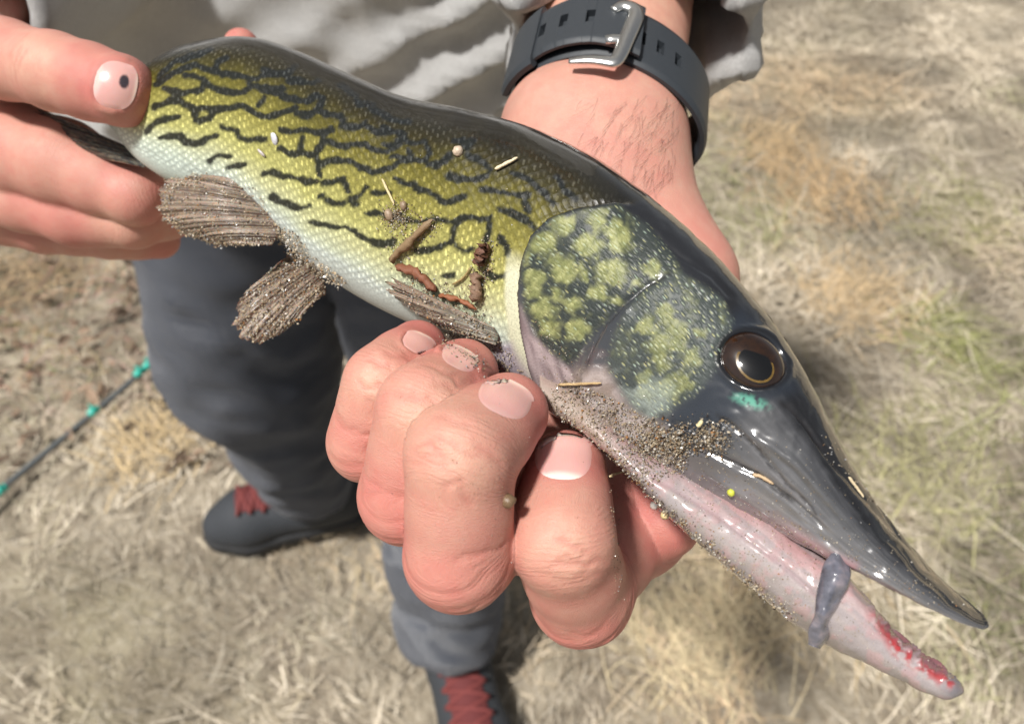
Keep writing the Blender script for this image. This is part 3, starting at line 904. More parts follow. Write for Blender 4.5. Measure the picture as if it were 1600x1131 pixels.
def finger_bvh(part, k):
    V, Q, fid = part[6], part[1], part[7]
    q = Q[(fid[Q] == k).all(1)]
    return BVHTree.FromPolygons([tuple(v) for v in V], q.tolist())
def nail(bvh, spec, sq=2.6, base_white=0.0, spot=None):
    c, ax, hl, halfw = spec; sd = np.array([-ax[1], ax[0]])
    nr, na = 14, 56
    V, C, UVs = [], [], []
    pts = [(0.0, 0.0)] + [((r + 1) / nr, a) for r in range(nr) for a in np.linspace(0, 2 * np.pi, na, endpoint=False)]
    last = None
    for (r, a) in pts:
        ca, sa = math.cos(a), math.sin(a)
        rr = r / ((abs(ca) ** sq + abs(sa) ** sq) ** (1 / sq)) if r else 0
        u, v = rr * ca, rr * sa                         # u along the nail (+free edge), v across
        p = c + ax * u * hl + sd * v * halfw
        l, n = hit(bvh, p[0], p[1])
        if last is None: last = to_px(l)[2]
        if l is None or abs(to_px(l)[2] - last) > 0.008:
            l, n, _, _ = bvh.find_nearest(Vector(W(p[0], p[1], last + 0.005 * r ** 3)))
            l = np.array(l); n = np.array(n)
        off = 0.00008 - 0.00016 * float(sstep(0.85, 1.0, np.array(r))) * (1 if u < 0.5 else -0.8)
        V.append(l + n * off)
        col = lerp((0.62, 0.325, 0.30), (0.66, 0.385, 0.345), 0.5 + 0.5 * u)
        col = lerp(col, np.array((0.80, 0.68, 0.62)), base_white * float(sstep(-0.50, -0.78, np.array(u + 0.30 * v * v))))
        col = lerp(col, np.array((0.74, 0.58, 0.48)), float(sstep(0.82, 0.93, np.array(u))) * 0.7)
        if spot is not None:
            sd_ = math.hypot((p[0] - spot[0]) / spot[2], (p[1] - spot[1]) / spot[3])
            col = lerp(col, np.array((0.045, 0.035, 0.045)), float(sstep(1.15, 0.8, np.array(sd_))))
        C.append(col); UVs.append((v, u))
    Fc = [(0, 1 + k, 1 + (k + 1) % na) for k in range(na)]
    for r in range(nr - 1):
        for k in range(na):
            k2 = (k + 1) % na
            Fc.append((1 + r * na + k, 1 + (r + 1) * na + k, 1 + (r + 1) * na + k2, 1 + r * na + k2))
    return mesh_obj('fingernail', np.array(V), Fc, M_NAIL.m, BODY, attrs={'Col': np.array(C)}, uvs=np.array(UVs))
for k_, (spec, bw) in enumerate(zip(NAILS_L, (0.9, 0.15, 0.1, 0.1))): nail(finger_bvh(HAND_PARTS[0], k_), spec, base_white=bw)
nail(finger_bvh(HAND_PARTS[1], 0), NAILS_R[0], base_white=0.35, spot=(194, 128, 8, 11))

# ================================================================== FISH
fish = empty('fish', tuple(W(800, 600, .205)), 'slender green fish with dark chain pattern held in two hands', 'fish')
K = 0.93
# back outline x,y | belly (or mouth line) x,y | depth of the section's middle | half width mm | roll towards the viewer deg
SEC = np.array([
    (-175,  20, -170, 110, .362,  4, 12), (-120,  32, -115, 102, .352,  6, 12), (-40,  55,  -40, 125, .338,  8, 12), (60,  78,   60, 150, .322,  9, 12), (140,  95,  140, 178, .309, 10, 12),
    (205, 112,  182, 205, .299, 12, 12), (240, 108,  212, 246, .291, 14, 12), (278,  88,  245, 272, .284, 16, 13), (330,  74,  305, 298, .276, 18, 14),
    (400,  70,  370, 325, .268, 20, 15), (480,  94,  437, 375, .260, 21, 16), (560, 131,  510, 432, .250, 22, 17), (640, 164,  590, 480, .242, 22.5, 18),
    (730, 183,  668, 516, .233, 23, 19), (830, 212,  750, 560, .224, 23, 20), (920, 254,  815, 602, .216, 23.5, 21), (1000, 309,  880, 646, .209, 23.5, 22),
    (1080, 378,  955, 708, .201, 22.5, 23), (1160, 460, 1030, 752, .194, 20, 24), (1222, 538, 1095, 775, .188, 17.5, 25), (1272, 620, 1170, 806, .183, 15.5, 26),
    (1330, 718, 1250, 846, .178, 13.5, 26), (1400, 812, 1340, 890, .172, 11.5, 24), (1470, 891, 1428, 935, .167, 9, 22), (1514, 935, 1488, 962, .1635, 6.2, 20), (1533, 953, 1518, 972, .162, 4.2, 20), (1541, 963, 1532, 976, .161, 2.2, 20)], float)
SEC[:, 4] *= K
def build_sections(SEC, N, M, expo=2.15, belly=0.0):
    cxy = (SEC[:, 0:2] + SEC[:, 2:4]) / 2
    ts = np.r_[0, np.cumsum(np.hypot(*np.diff(cxy, axis=0).T))]
    t = np.linspace(0, ts[-1], N)
    S = catmull(ts, SEC, t)
    th = np.linspace(0, np.pi, M + 1)
    ct, st = np.cos(th), np.sin(th)
    f = np.sign(ct) * np.abs(ct) ** (2 / expo); g_ = np.abs(st) ** (2 / expo)
    T = W(S[:, 0], S[:, 1], S[:, 4]); B = W(S[:, 2], S[:, 3], S[:, 4])
    C = (T + B) / 2; e = np.linalg.norm(T - B, axis=1) / 2; u0 = (T - B) / (2 * e[:, None])
    rho = np.radians(S[:, 6]); w = np.maximum(S[:, 5] * 0.001, 0.0006)
    h = np.sqrt(np.maximum(e ** 2 - (w * np.sin(rho)) ** 2, (0.35 * e) ** 2)) / np.cos(rho)
    cam_side = -FW
    Uv = u0 * np.cos(rho)[:, None] + cam_side * np.sin(rho)[:, None]
    Sv = cam_side * np.cos(rho)[:, None] - u0 * np.sin(rho)[:, None]
    near = C[:, None] + (h[:, None] * f)[..., None] * Uv[:, None] + (w[:, None] * g_)[..., None] * Sv[:, None]
    return near, C, Uv, Sv, h, w, t, th
def ring_mesh(near, C, Sv, disp_near, nrm_near):
    """near half (N, M+1) plus its mirror image in the fish's own middle plane"""
    N, M1 = near.shape[:2]; M = M1 - 1
    nd = near + nrm_near * disp_near[..., None]
    rel = nd - C[:, None]; s = np.einsum('nmk,nk->nm', rel, Sv)
    far = nd - 2 * s[..., None] * Sv[:, None]
    ring = np.concatenate([nd, far[:, M - 1:0:-1]], 1)           # top, near side, bottom, far side
    R = ring.shape[1]
    V = ring.reshape(-1, 3)
    i, j = np.meshgrid(np.arange(N - 1), np.arange(R), indexing='ij'); j2 = (j + 1) % R
    Q = np.stack([i * R + j, i * R + j2, (i + 1) * R + j2, (i + 1) * R + j], -1).reshape(-1, 4)
    V = np.concatenate([V, [C[0]], [C[-1]]]); n = N * R
    faces = Q[:, ::-1].tolist() + [(n, k, (k + 1) % R) for k in range(R)][::1] + [(n + 1, (N - 1) * R + (k + 1) % R, (N - 1) * R + k) for k in range(R)]
    return V, faces, R
def mirror_attr(A):
    M = A.shape[1] - 1
    B = np.concatenate([A, A[:, M - 1:0:-1]], 1)
    B = B.reshape(-1, *A.shape[2:])
    return np.concatenate([B, B[:1], B[-1:]])

NS, MS = 640, 170
near, FC, FU, FS, FH, FWD, ft, fth = build_sections(SEC, NS, MS)
PXx, PXy, _ = to_px(near.reshape(-1, 3)); P = np.c_[PXx, PXy]
dS = np.gradient(near, axis=0); dT = np.gradient(near, axis=1)
NN = nrm(np.cross(dS, dT)); 
if (NN[NS // 2, MS // 2] @ FW) > 0: NN = -NN
NN[:, 0] = FU; NN[:, -1] = -FU
vf = np.tile((1 - np.cos(fth)) / 2, NS)                   # 0 at the back, 1 at the belly
sA = np.repeat(ft, MS + 1)
nl = fbm(P / 60.0, 5, 3); nm_ = fbm(P / 18.0, 7, 3); nf = fbm(P / 7.0, 9, 2)

OPC = [(990, 318), (955, 320), (900, 328), (860, 341), (830, 370), (815, 410), (811, 460), (817, 520), (828, 570), (848, 628)]
PRE = [(1045, 428), (1010, 448), (975, 478), (945, 510), (925, 550), (908, 600), (900, 640)]
CHEEK = [(1005, 450), (1060, 425), (1128, 465), (1145, 500), (1130, 550), (1110, 590), (1085, 618), (1040, 645), (1015, 655), (975, 615), (950, 575), (962, 525), (985, 478)]
OPPATCH = [(965, 325), (900, 334), (862, 348), (834, 378), (820, 420), (825, 480), (850, 535), (885, 572), (908, 558), (930, 520), (975, 470), (1035, 425), (1070, 435), (1050, 395), (1010, 350)]
HEADPOLY = OPC + [(880, 720), (1150, 1131), (1700, 1131), (1700, 900), (1120, 300), (1030, 300)]
head = soft_poly(P, HEADPOLY, 2.5)
od, op, os_ = poly_dist(P, OPC); osd = -os_ * od
prd, prp, prs = poly_dist(P, PRE)
LINES_GROOVE = [  # (polyline, depth mm, width px)
    ([(1120, 648), (1161, 678), (1195, 715), (1230, 756), (1275, 800)], 0.5, 3.5),
    ([(1068, 702), (1106, 704), (1139, 722), (1183, 742), (1240, 785), (1300, 838)], 0.9, 4.5),
    ([(1218, 626), (1255, 658), (1285, 700), (1340, 765), (1400, 832), (1460, 890)], 0.6, 5),
    ([(1010, 350), (1060, 400), (1110, 430), (1150, 470)], 0.35, 5),
    ([(862, 500), (885, 560), (905, 600)], 0.3, 3), ([(840, 500), (858, 570), (885, 615)], 0.35, 3)]
LINES_RIDGE = [
    ([(1150, 665), (1208, 700), (1238, 720), (1265, 747), (1325, 812), (1380, 862)], 0.7, 8),
    ([(1090, 730), (1160, 772), (1240, 830), (1330, 880), (1420, 922)], 0.6, 7),
    ([(935, 470), (985, 445), (1040, 420)], 0.0, 5)]
disp = np.zeros(len(P))                                    # millimetres along the normal
disp += 1.7 * sstep(-1.5, 4.0, osd) * np.exp(-np.maximum(osd, 0) / 150) * sstep(0.0, 0.10, op) * (od < 400)
disp -= 0.5 * np.exp(-(np.maximum(-osd, 0) / 9) ** 2) * (osd < 0) * sstep(0.0, 0.10, op)
disp -= 0.7 * np.exp(-(prd / 5) ** 2) * sstep(0, 0.12, prp)
disp += 0.5 * np.exp(-(np.maximum(-prs * prd, 0) / 30) ** 2) * (prs < 0) * (prd < 120) * 0.6 * sstep(0.0, 0.15, prp) * sstep(1.0, 0.85, prp)
for pl, dp, wd in LINES_GROOVE:
    d, pr, _ = poly_dist(P, pl); disp -= dp * np.exp(-(d / wd) ** 2) * sstep(0, 0.1, pr) * sstep(1.0, 0.9, pr)
for pl, dp, wd in LINES_RIDGE:
    d, pr, _ = poly_dist(P, pl); disp += dp * np.exp(-(d / wd) ** 2) * sstep(0, 0.15, pr) * sstep(1.0, 0.85, pr)
EYE = (1178, 562)
ca, sa = math.cos(0.35), math.sin(0.35)
ex = (P[:, 0] - EYE[0]) * ca + (P[:, 1] - EYE[1]) * sa; ey = -(P[:, 0] - EYE[0]) * sa + (P[:, 1] - EYE[1]) * ca
er = np.hypot(ex / 54, ey / 43)
near_eye = (vf > 0.02)
disp += near_eye * (0.5 * np.exp(-((er - 1.12) / 0.12) ** 2) - 3.5 * sstep(1.0, 0.80, er))
disp += (nm_ - 0.5) * 0.28 * head + (nl - 0.5) * 0.5
disp += head * sstep(1090, 1180, P[:, 0]) * ((fbm(np.c_[sA / 130, vf * 16 + (nl - .5) * 3], 47, 3) - .5) * 0.5 + (fbm(np.c_[sA / 60, vf * 55], 49, 2) - .5) * .04)
DISP = (disp * 0.001).reshape(NS, MS + 1)
DISP[:, 0] = DISP[:, 1]; 
V_F, F_F, R_F = ring_mesh(near, FC, FS, DISP, NN)

# ---- chain markings: dark links traced along the flank
def cr(ox, oy, *lines): return [[(ox + x * 0.2122, oy + y * 0.2122) for x, y in l] for l in lines]
CH = cr(200, 60, [(215,290),(330,180),(470,130),(600,90)], [(200,340),(330,260),(440,210),(490,205),(640,240),(690,270),(800,270),(900,295),(960,300),(1010,270),(1131,255)],
  [(260,370),(340,395),(400,405),(480,395),(540,385),(560,345),(590,350),(660,375),(760,395),(850,390),(900,360),(960,345),(1050,375),(1131,370)],
  [(420,270),(520,295),(570,310),(590,345)], [(345,410),(385,445),(420,490),(480,520),(560,520),(620,525),(700,520),(790,505),(860,505),(920,545),(1010,580),(1090,570),(1131,550)],
  [(190,500),(240,490),(330,460),(385,450)], [(490,525),(500,600),(540,615),(600,595),(620,550)], [(140,690),(220,620),(300,590),(380,575)],
  [(690,655),(740,670),(810,685),(830,740),(880,755),(960,740),(1010,740)], [(240,740),(310,710),(380,720),(420,770),(480,785),(530,775),(570,745),(640,715)],
  [(590,910),(640,870),(690,855),(740,870)], [(745,960),(800,945),(860,935)], [(1000,1000),(1060,985),(1131,1000)], [(890,300),(900,350)], [(1000,440),(960,490)], [(640,240),(660,180),(720,150)])
CH += cr(400, 70, [(60,190),(130,210),(200,215),(260,190),(300,150)], [(0,310),(60,345),(150,350),(200,330)], [(190,370),(240,400),(300,410),(360,420),(420,390),(450,380)],
  [(0,510),(90,540),(150,510),(250,490),(290,470)], [(250,260),(330,270),(420,290),(460,270)], [(290,510),(380,520),(440,500),(470,450),(490,400)],
  [(180,625),(260,645),(380,635),(470,650),(530,640),(560,620)], [(450,480),(540,515),(620,520),(650,560),(640,600),(720,605),(800,590)], [(350,690),(340,740),(330,790)],
  [(500,680),(490,740),(440,800)], [(180,760),(250,805),(320,800),(400,810),(440,820),(460,870),(490,880)],
  [(510,715),(600,735),(660,745),(740,735),(810,735),(860,775),(930,790),(1010,775),(1060,730),(1070,690)],
  [(490,880),(540,855),(610,850),(680,860),(750,890),(810,910),(860,940),(930,930),(1000,905),(1050,870),(1131,850)], [(60,945),(130,940),(220,970),(300,985),(360,1010),(440,1010)],
  [(460,880),(470,960)], [(490,1025),(560,1005),(640,1000),(670,1040),(690,1080)], [(820,600),(880,640),(960,640),(1040,650),(1070,690)], [(860,470),(940,510),(1000,540),(1060,560),(1131,570)],
  [(620,300),(680,330),(740,380),(760,430),(860,440)])
CH += cr(400, 250, [(120,270),(200,310),(260,345),(340,355),(400,340)], [(530,295),(570,325),(630,325),(660,305)], [(690,280),(740,290),(790,240),(820,210)], [(690,300),(740,330)],
  [(860,240),(930,245),(980,235)], [(820,395),(870,390),(930,400),(990,420),(1060,405)], [(400,460),(470,475),(560,490),(650,500),(730,525),(790,570),(850,605),(930,625),(1000,610)], [(460,270),(500,260)])
CH += cr(600, 160, [(0,190),(60,220),(130,220),(160,280),(230,300),(300,290)], [(0,310),(90,330),(110,280)], [(60,400),(130,410),(210,420),(290,430),(330,380),(310,290)], [(90,560),(150,600),(230,600),(250,650)],
  [(230,640),(300,650),(380,690),(430,730),(520,720),(590,690)], [(480,540),(540,560),(610,570),(690,560),(760,540),(800,490)], [(720,640),(800,650),(880,660),(960,680),(1060,680)],
  [(0,850),(80,850),(190,870),(280,880),(360,860),(430,870),(520,890),(580,850),(650,850),(720,860),(780,850)], [(520,890),(510,960),(500,1030),(420,1060),(330,1080),(230,1100)],
  [(780,850),(770,910),(770,960),(740,1010)], [(500,1020),(540,1060),(600,1090),(640,1080)], [(850,800),(920,810),(990,850),(1060,890),(1100,920)], [(860,1000),(890,1040),(910,1100)],
  [(620,390),(680,420),(740,450),(760,470)], [(330,450),(390,460),(450,440),(480,400)], [(650,280),(620,330),(580,290),(520,280)], [(180,340),(200,400)], [(1060,680),(1040,740),(1060,800)])
CH += cr(600, 360, [(0,110),(70,90)], [(440,340),(520,330)], [(760,310),(800,340),(870,340),(920,320)])
CH += cr(780, 190, [(0,640),(60,660),(140,690),(200,730),(240,770)], [(20,880),(50,920),(60,980)], [(100,380),(200,420),(260,470),(330,530),(400,610)], [(430,420),(480,500),(560,580)])
PW = P + np.c_[fbm(P / 11., 61, 2) - .5, fbm(P / 11., 67, 2) - .5] * 7
cd = np.full(len(P), 99.0); body_m = (P[:, 0] < 1010)
for l in CH:
    d, _, _ = poly_dist(PW[body_m], l); cd[body_m] = np.minimum(cd[body_m], d)
chain = sstep(1.8, -1.8, cd - (3.0 + 4.6 * (fbm(P / 30., 71, 2)))) * (1 - head)

# ---- base colours of the body
def ramp(x, stops):
    xs = [s[0] for s in stops]
    return np.stack([np.interp(x, xs, [s[1][k] for s in stops]) for k in range(3)], 1)
vy = vf + (nl - 0.5) * 0.10
col = ramp(vy, [(0.0, (.010, .009, .007)), (0.07, (.010, .009, .006)), (0.14, (.030, .024, .006)), (0.26, (.11, .095, .014)), (0.42, (.235, .215, .055)), (0.56, (.37, .36, .13)),
                (0.66, (.45, .455, .25)), (0.73, (.50, .54, .40)), (0.79, (.50, .55, .51)), (0.94, (.46, .48, .46)), (1.0, (.46, .43, .40))])
rearbelly = sstep(420, 240, P[:, 0]) * sstep(0.55, 0.80, vf)
col = lerp(col, np.array((.50, .58, .52)), (0.8 * rearbelly)[:, None])
dorsal = sstep(0.42, 0.08, vf + (nm_ - .5) * .25)
col = lerp(col, np.array((.016, .014, .009)), (0.62 * dorsal * sstep(0.44, 0.60, nm_ * 0.5 + nl * 0.5 + 0.05))[:, None])
col = lerp(col, np.array((.009, .011, .012)), (0.96 * chain)[:, None])
membr = sstep(27, 20, np.where(osd < 0, od, 99) + 6 * (nl - .5)) * sstep(0.50, 0.60, op) * (osd < 0)
col = lerp(col, lerp((.56, .56, .40), (.55, .47, .44), sstep(540, 620, P[:, 1])[:, None]), (membr * (1 - head))[:, None])
purple = soft_poly(P, [(770, 540), (800, 535), (815, 570), (830, 600), (800, 600), (770, 575)], 9)
col = lerp(col, np.array((.34, .27, .34)), (0.75 * purple * (1 - head))[:, None])
# ---- head colours
hv = vf
hc_ = ramp(hv + (nl - .5) * .08, [(0.0, (.012, .012, .013)), (0.10, (.016, .017, .020)), (0.2, (.020, .022, .026)), (0.5, (.040, .043, .048)), (0.72, (.115, .105, .108)), (0.88, (.24, .20, .20)), (1.0, (.33, .28, .27))])
sn = sstep(1090, 1200, P[:, 0])
stk = fbm(np.c_[sA / 130, vf * 16 + (nl - .5) * 3], 47, 3); stf = fbm(np.c_[sA / 60, vf * 55], 49, 2)
hs = ramp(hv + (nm_ - .5) * .05 + (stk - .5) * .10, [(0.0, (.008, .008, .009)), (0.17, (.011, .011, .012)), (0.23, (.045, .046, .050)), (0.32, (.070, .071, .075)), (0.55, (.135, .132, .135)), (0.80, (.20, .185, .187)), (0.93, (.20, .17, .17)), (1.0, (.09, .075, .07))])
hs = hs * (0.86 + 0.28 * sstep(.3, .7, stf))[:, None]
hs = lerp(hs, np.array((.15, .115, .115)), (0.5 * sstep(.55, .75, stk) * sstep(.4, .7, hv))[:, None])
hc_ = lerp(hc_, hs, sn[:, None])
hc_ = lerp(hc_, np.array((.018, .023, .032)), (0.85 * soft_poly(P, [(1040, 650), (1125, 575), (1125, 510), (1160, 480), (1235, 545), (1245, 610), (1170, 640), (1090, 690), (1055, 690)], 18))[:, None])
opm = soft_poly(P, OPPATCH, 7); chm = soft_poly(P, CHEEK, 7)
SP = [(400,170,90),(650,120,80),(250,300,80),(800,250,85),(590,310,95),(130,370,65),(410,470,110),(770,490,110),(1040,470,75),(190,540,75),(450,700,80),(640,650,80),(250,760,85),(370,660,60),(300,900,85),(480,900,75),(900,590,60),(770,720,55),(540,520,55),(170,640,45)]
SP = [(800 + x * .2122, 320 + y * .2122, r * .2122) for x, y, r in SP] + [(1000 + x * .2476, 480 + y * .2476, r * .2476) for x, y, r in [(230,130,65),(50,120,65),(130,250,85),(250,240,55),(330,330,70),(200,480,85),(60,560,65),(300,470,50),(50,420,50),(120,330,60),(370,180,40),(180,30,50)]]
sp = np.zeros(len(P)); PW2 = P + np.c_[fbm(P / 16., 81, 2) - .5, fbm(P / 16., 83, 2) - .5] * 24
for x, y, r in SP:
    sp = np.maximum(sp, sstep(1.5, 0.2, np.hypot(PW2[:, 0] - x, PW2[:, 1] - y) / r))
sp = sstep(.10, .85, sp * .85 + (fbm(P / 24., 85, 2) - .40) * .8 + (fbm(P / 5., 87, 2) - .5) * .5)
spot_c = lerp((.17, .185, .075), (.27, .28, .12), sstep(0.35, 0.65, nf)[:, None])
hc_ = lerp(hc_, np.array((.034, .042, .038)), (0.9 * opm)[:, None]); hc_ = lerp(hc_, np.array((.055, .066, .062)), (0.9 * chm)[:, None])
hc_ = lerp(hc_, spot_c, (sp * np.maximum(opm, chm * 0.75))[:, None])
hc_ = lerp(hc_, np.array((.34, .39, .35)), (0.5 * soft_poly(P, [(965, 580), (1010, 590), (1060, 600), (1040, 645), (1012, 652), (985, 625)], 14) * sstep(.35, .6, nm_))[:, None])
sub = soft_poly(P, [(820, 478), (835, 520), (862, 545), (905, 585), (915, 600), (900, 650), (850, 628), (830, 570)], 6)
hc_ = lerp(hc_, lerp((.20, .155, .16), (.36, .29, .29), sstep(.35, .65, fbm(np.c_[(P[:, 0] - .35 * P[:, 1]) / 5, P[:, 1] / 45], 88, 2))[:, None]), sub[:, None])
isth = soft_poly(P, [(905, 575), (950, 575), (985, 640), (1040, 668), (1060, 720), (1000, 760), (900, 680), (885, 620)], 12)
hc_ = lerp(hc_, lerp((.26, .21, .18), (.42, .36, .34), sstep(.35, .7, nm_)[:, None]), (0.9 * isth)[:, None])
hc_ = lerp(hc_, np.array((.015, .014, .013)), (0.9 * np.exp(-(np.abs(osd - 1.5) / 3.2) ** 2) * sstep(1.0, .9, op))[:, None])
for pl, wd, st in (([(1120, 648), (1161, 678), (1195, 715), (1230, 756), (1275, 800)], 2.2, .75), ([(1068, 702), (1106, 704), (1139, 722), (1183, 742), (1240, 785)], 2.6, .8), (PRE, 2.2, .55), ([(1218, 626), (1255, 658), (1285, 700), (1340, 765)], 3, .7)):
    d, pr, _ = poly_dist(PW, pl); hc_ = lerp(hc_, np.array((.012, .010, .010)), (st * np.exp(-(d / wd) ** 2) * (0.4 + 0.6 * sstep(.35, .55, nm_)))[:, None])
d, pr, _ = poly_dist(P, [(1090, 740), (1170, 785), (1240, 828), (1290, 862), (1335, 884)])
hc_ = lerp(hc_, np.array((.34, .17, .18)), (0.7 * np.exp(-(d / 7) ** 2) * sstep(.25, .7, pr))[:, None])
d = np.hypot(((P[:, 0] - 1172) * .96 + (P[:, 1] - 627) * .28) / 34, (-(P[:, 0] - 1172) * .28 + (P[:, 1] - 627) * .96) / 12)
hc_ = lerp(hc_, np.array((.10, .34, .25)), (0.85 * sstep(1.25, .4, d + (nf - .5) * .8) * sstep(.3, .6, nf))[:, None])
hc_ = lerp(hc_, np.array((.008, .008, .009)), (0.9 * np.exp(-((er - 1.05) / .10) ** 2))[:, None])
under = sstep(1330, 1400, P[:, 0]) * sstep(.80, .93, vf)
hc_ = lerp(hc_, np.array((.10, .085, .045)), (0.6 * under)[:, None])
col = lerp(col, hc_, head[:, None])
gloss = np.clip(head * (1 - 0.95 * np.maximum(opm, chm)) * (1 - 0.7 * np.maximum(isth, sub)) + sstep(0.16, 0.05, vf), 0, 1)
scale_m = (1 - head) * sstep(0.03, 0.12, vf) * (1 - membr) * (1 - 0.9 * sstep(.80, .88, vf))
cheek_m = head * np.maximum(opm * 0.75, chm)

# uv in tenths of photo pixels along and around the body
girth = np.r_[0, np.cumsum(np.linalg.norm(np.diff(near[NS // 2], axis=0), axis=1))] / 0.21 * F
U_ = (sA / 10).reshape(NS, MS + 1); Vv = np.tile(girth / 10, (NS, 1)) * (FH / FH[NS // 2])[:, None] ** 0.35
def g2(a): return mirror_attr(np.asarray(a).reshape(NS, MS + 1, *np.asarray(a).shape[1:]))

t = NT('fish_skin'); uv = t.uv(); o = t.obj()
base = t.attr('Col'); sm = t.attr('scale_mask', True); cm = t.attr('cheek_mask', True); gl = t.attr('gloss', True)
warp = t.node('ShaderNodeVectorMath', operation='ADD'); t.l.new(uv, warp.inputs[0])
wn_ = t.node('ShaderNodeVectorMath', operation='SCALE'); t.l.new(t.noise(uv, 0.35, 2, .5, col=True), wn_.inputs[0]); wn_.inputs['Scale'].default_value = 0.62
t.l.new(wn_.outputs[0], warp.inputs[1])
sv = t.mapping(warp.outputs[0], (0.92, 0.92, 1), (0, 0, math.radians(45)))
d1 = t.voro(sv, 1.0, 'F1', 0.30); rc = t.voro(sv, 1.0, 'F1', 0.30, 'Color')
sep = t.node('ShaderNodeSeparateColor'); t.l.new(rc, sep.inputs[0])
dome = t.math('SUBTRACT', 1.0, t.math('MULTIPLY', d1, 1.5), True)
edge = t.ramp(d1, [(0.38, 0.0), (0.62, 1.0)])
c1 = t.mix(t.math('MULTIPLY', t.math('MULTIPLY', edge, sm), 0.16), base, (0.02, 0.022, 0.010))
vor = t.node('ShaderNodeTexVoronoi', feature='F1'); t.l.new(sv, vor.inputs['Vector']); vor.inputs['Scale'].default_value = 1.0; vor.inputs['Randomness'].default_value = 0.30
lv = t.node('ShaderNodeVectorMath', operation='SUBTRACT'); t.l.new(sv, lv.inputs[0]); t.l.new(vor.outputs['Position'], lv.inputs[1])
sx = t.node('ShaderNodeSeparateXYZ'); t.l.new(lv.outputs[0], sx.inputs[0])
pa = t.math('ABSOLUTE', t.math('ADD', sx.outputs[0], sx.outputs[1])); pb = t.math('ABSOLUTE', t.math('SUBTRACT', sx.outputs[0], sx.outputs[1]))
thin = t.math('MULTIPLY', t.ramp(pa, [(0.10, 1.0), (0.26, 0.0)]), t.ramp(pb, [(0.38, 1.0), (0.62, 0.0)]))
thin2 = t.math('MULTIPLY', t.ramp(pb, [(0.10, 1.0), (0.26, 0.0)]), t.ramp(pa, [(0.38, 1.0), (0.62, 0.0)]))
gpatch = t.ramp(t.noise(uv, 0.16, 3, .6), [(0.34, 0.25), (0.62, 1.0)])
glint = t.math('MULTIPLY', t.math('MULTIPLY', thin, gpatch), t.math('ADD', 0.35, t.math('MULTIPLY', sep.outputs[0], 0.65)))  # scale highlights painted into the base colour as short bright dashes
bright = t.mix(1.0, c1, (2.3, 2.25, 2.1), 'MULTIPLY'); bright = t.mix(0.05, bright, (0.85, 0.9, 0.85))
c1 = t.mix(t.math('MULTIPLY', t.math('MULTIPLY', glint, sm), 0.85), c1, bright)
cv = t.mapping(warp.outputs[0], (0.85, 2.3, 1), (0, 0, math.radians(-58)))
d2 = t.voro(cv, 1.0, 'F1', 0.9); rc2 = t.voro(cv, 1.0, 'F1', 0.9, 'Color')
sep2 = t.node('ShaderNodeSeparateColor'); t.l.new(rc2, sep2.inputs[0])
g2_ = t.math('MULTIPLY', t.math('MULTIPLY', t.ramp(d2, [(0.16, 1.0), (0.34, 0.0)]), cm), t.math('GREATER_THAN', sep2.outputs[1], 0.25))
cheek_glint = t.mix(sep2.outputs[0], (0.66, 0.62, 0.26), (0.50, 0.64, 0.52))  # gold and pale green of the light glints painted on gill cover and cheek
c1 = t.mix(t.math('MULTIPLY', g2_, t.math('ADD', 0.30, t.math('MULTIPLY', sep2.outputs[2], 0.40))), c1, cheek_glint)
spk = t.noise(uv, 3.2, 3, .7)
c1 = t.mix(t.math('MULTIPLY', t.ramp(spk, [(.40, 1.0), (.55, 0.0)]), t.math('SUBTRACT', 0.30, t.math('MULTIPLY', gl, 0.22))), c1, t.mix(0.75, c1, (0, 0, 0)))
hgt = t.math('ADD', t.math('MULTIPLY', dome, t.math('MULTIPLY', sm, 1.0)), t.math('ADD', t.math('MULTIPLY', t.ramp(d2, [(0, 1.0), (.6, 0.0)]), t.math('MULTIPLY', cm, 0.8)), t.math('MULTIPLY', spk, t.math('SUBTRACT', 0.28, t.math('MULTIPLY', gl, 0.22)))))
rough = t.math('SUBTRACT', 0.42, t.math('MULTIPLY', gl, 0.24))
wet = t.noise(uv, 0.22, 3, .6)
t.set(Base_Color=c1, Roughness=rough, Normal=t.bump(hgt, 0.6, 0.0003), Coat_Weight=t.math('SUBTRACT', t.math('MULTIPLY', gl, 1.1), 0.12, True), Coat_Roughness=t.ramp(wet, [(.35, .04), (.65, .11)]))
t.put(t.b.inputs['Specular IOR Level'], t.math('ADD', 0.20, t.math('MULTIPLY', gl, 0.25)))
nb = t.bump(t.noise(uv, 0.33, 3, .55), 0.22, 0.0006)
t.set(Coat_Normal=nb)
M_FISH = t.m
fish_body = mesh_obj('body', V_F, F_F, M_FISH, fish, attrs={'Col': g2(col), 'scale_mask': g2(scale_m), 'cheek_mask': g2(cheek_m), 'gloss': g2(gloss)},
                     uvs=mirror_attr(np.stack([U_, Vv], -1)))

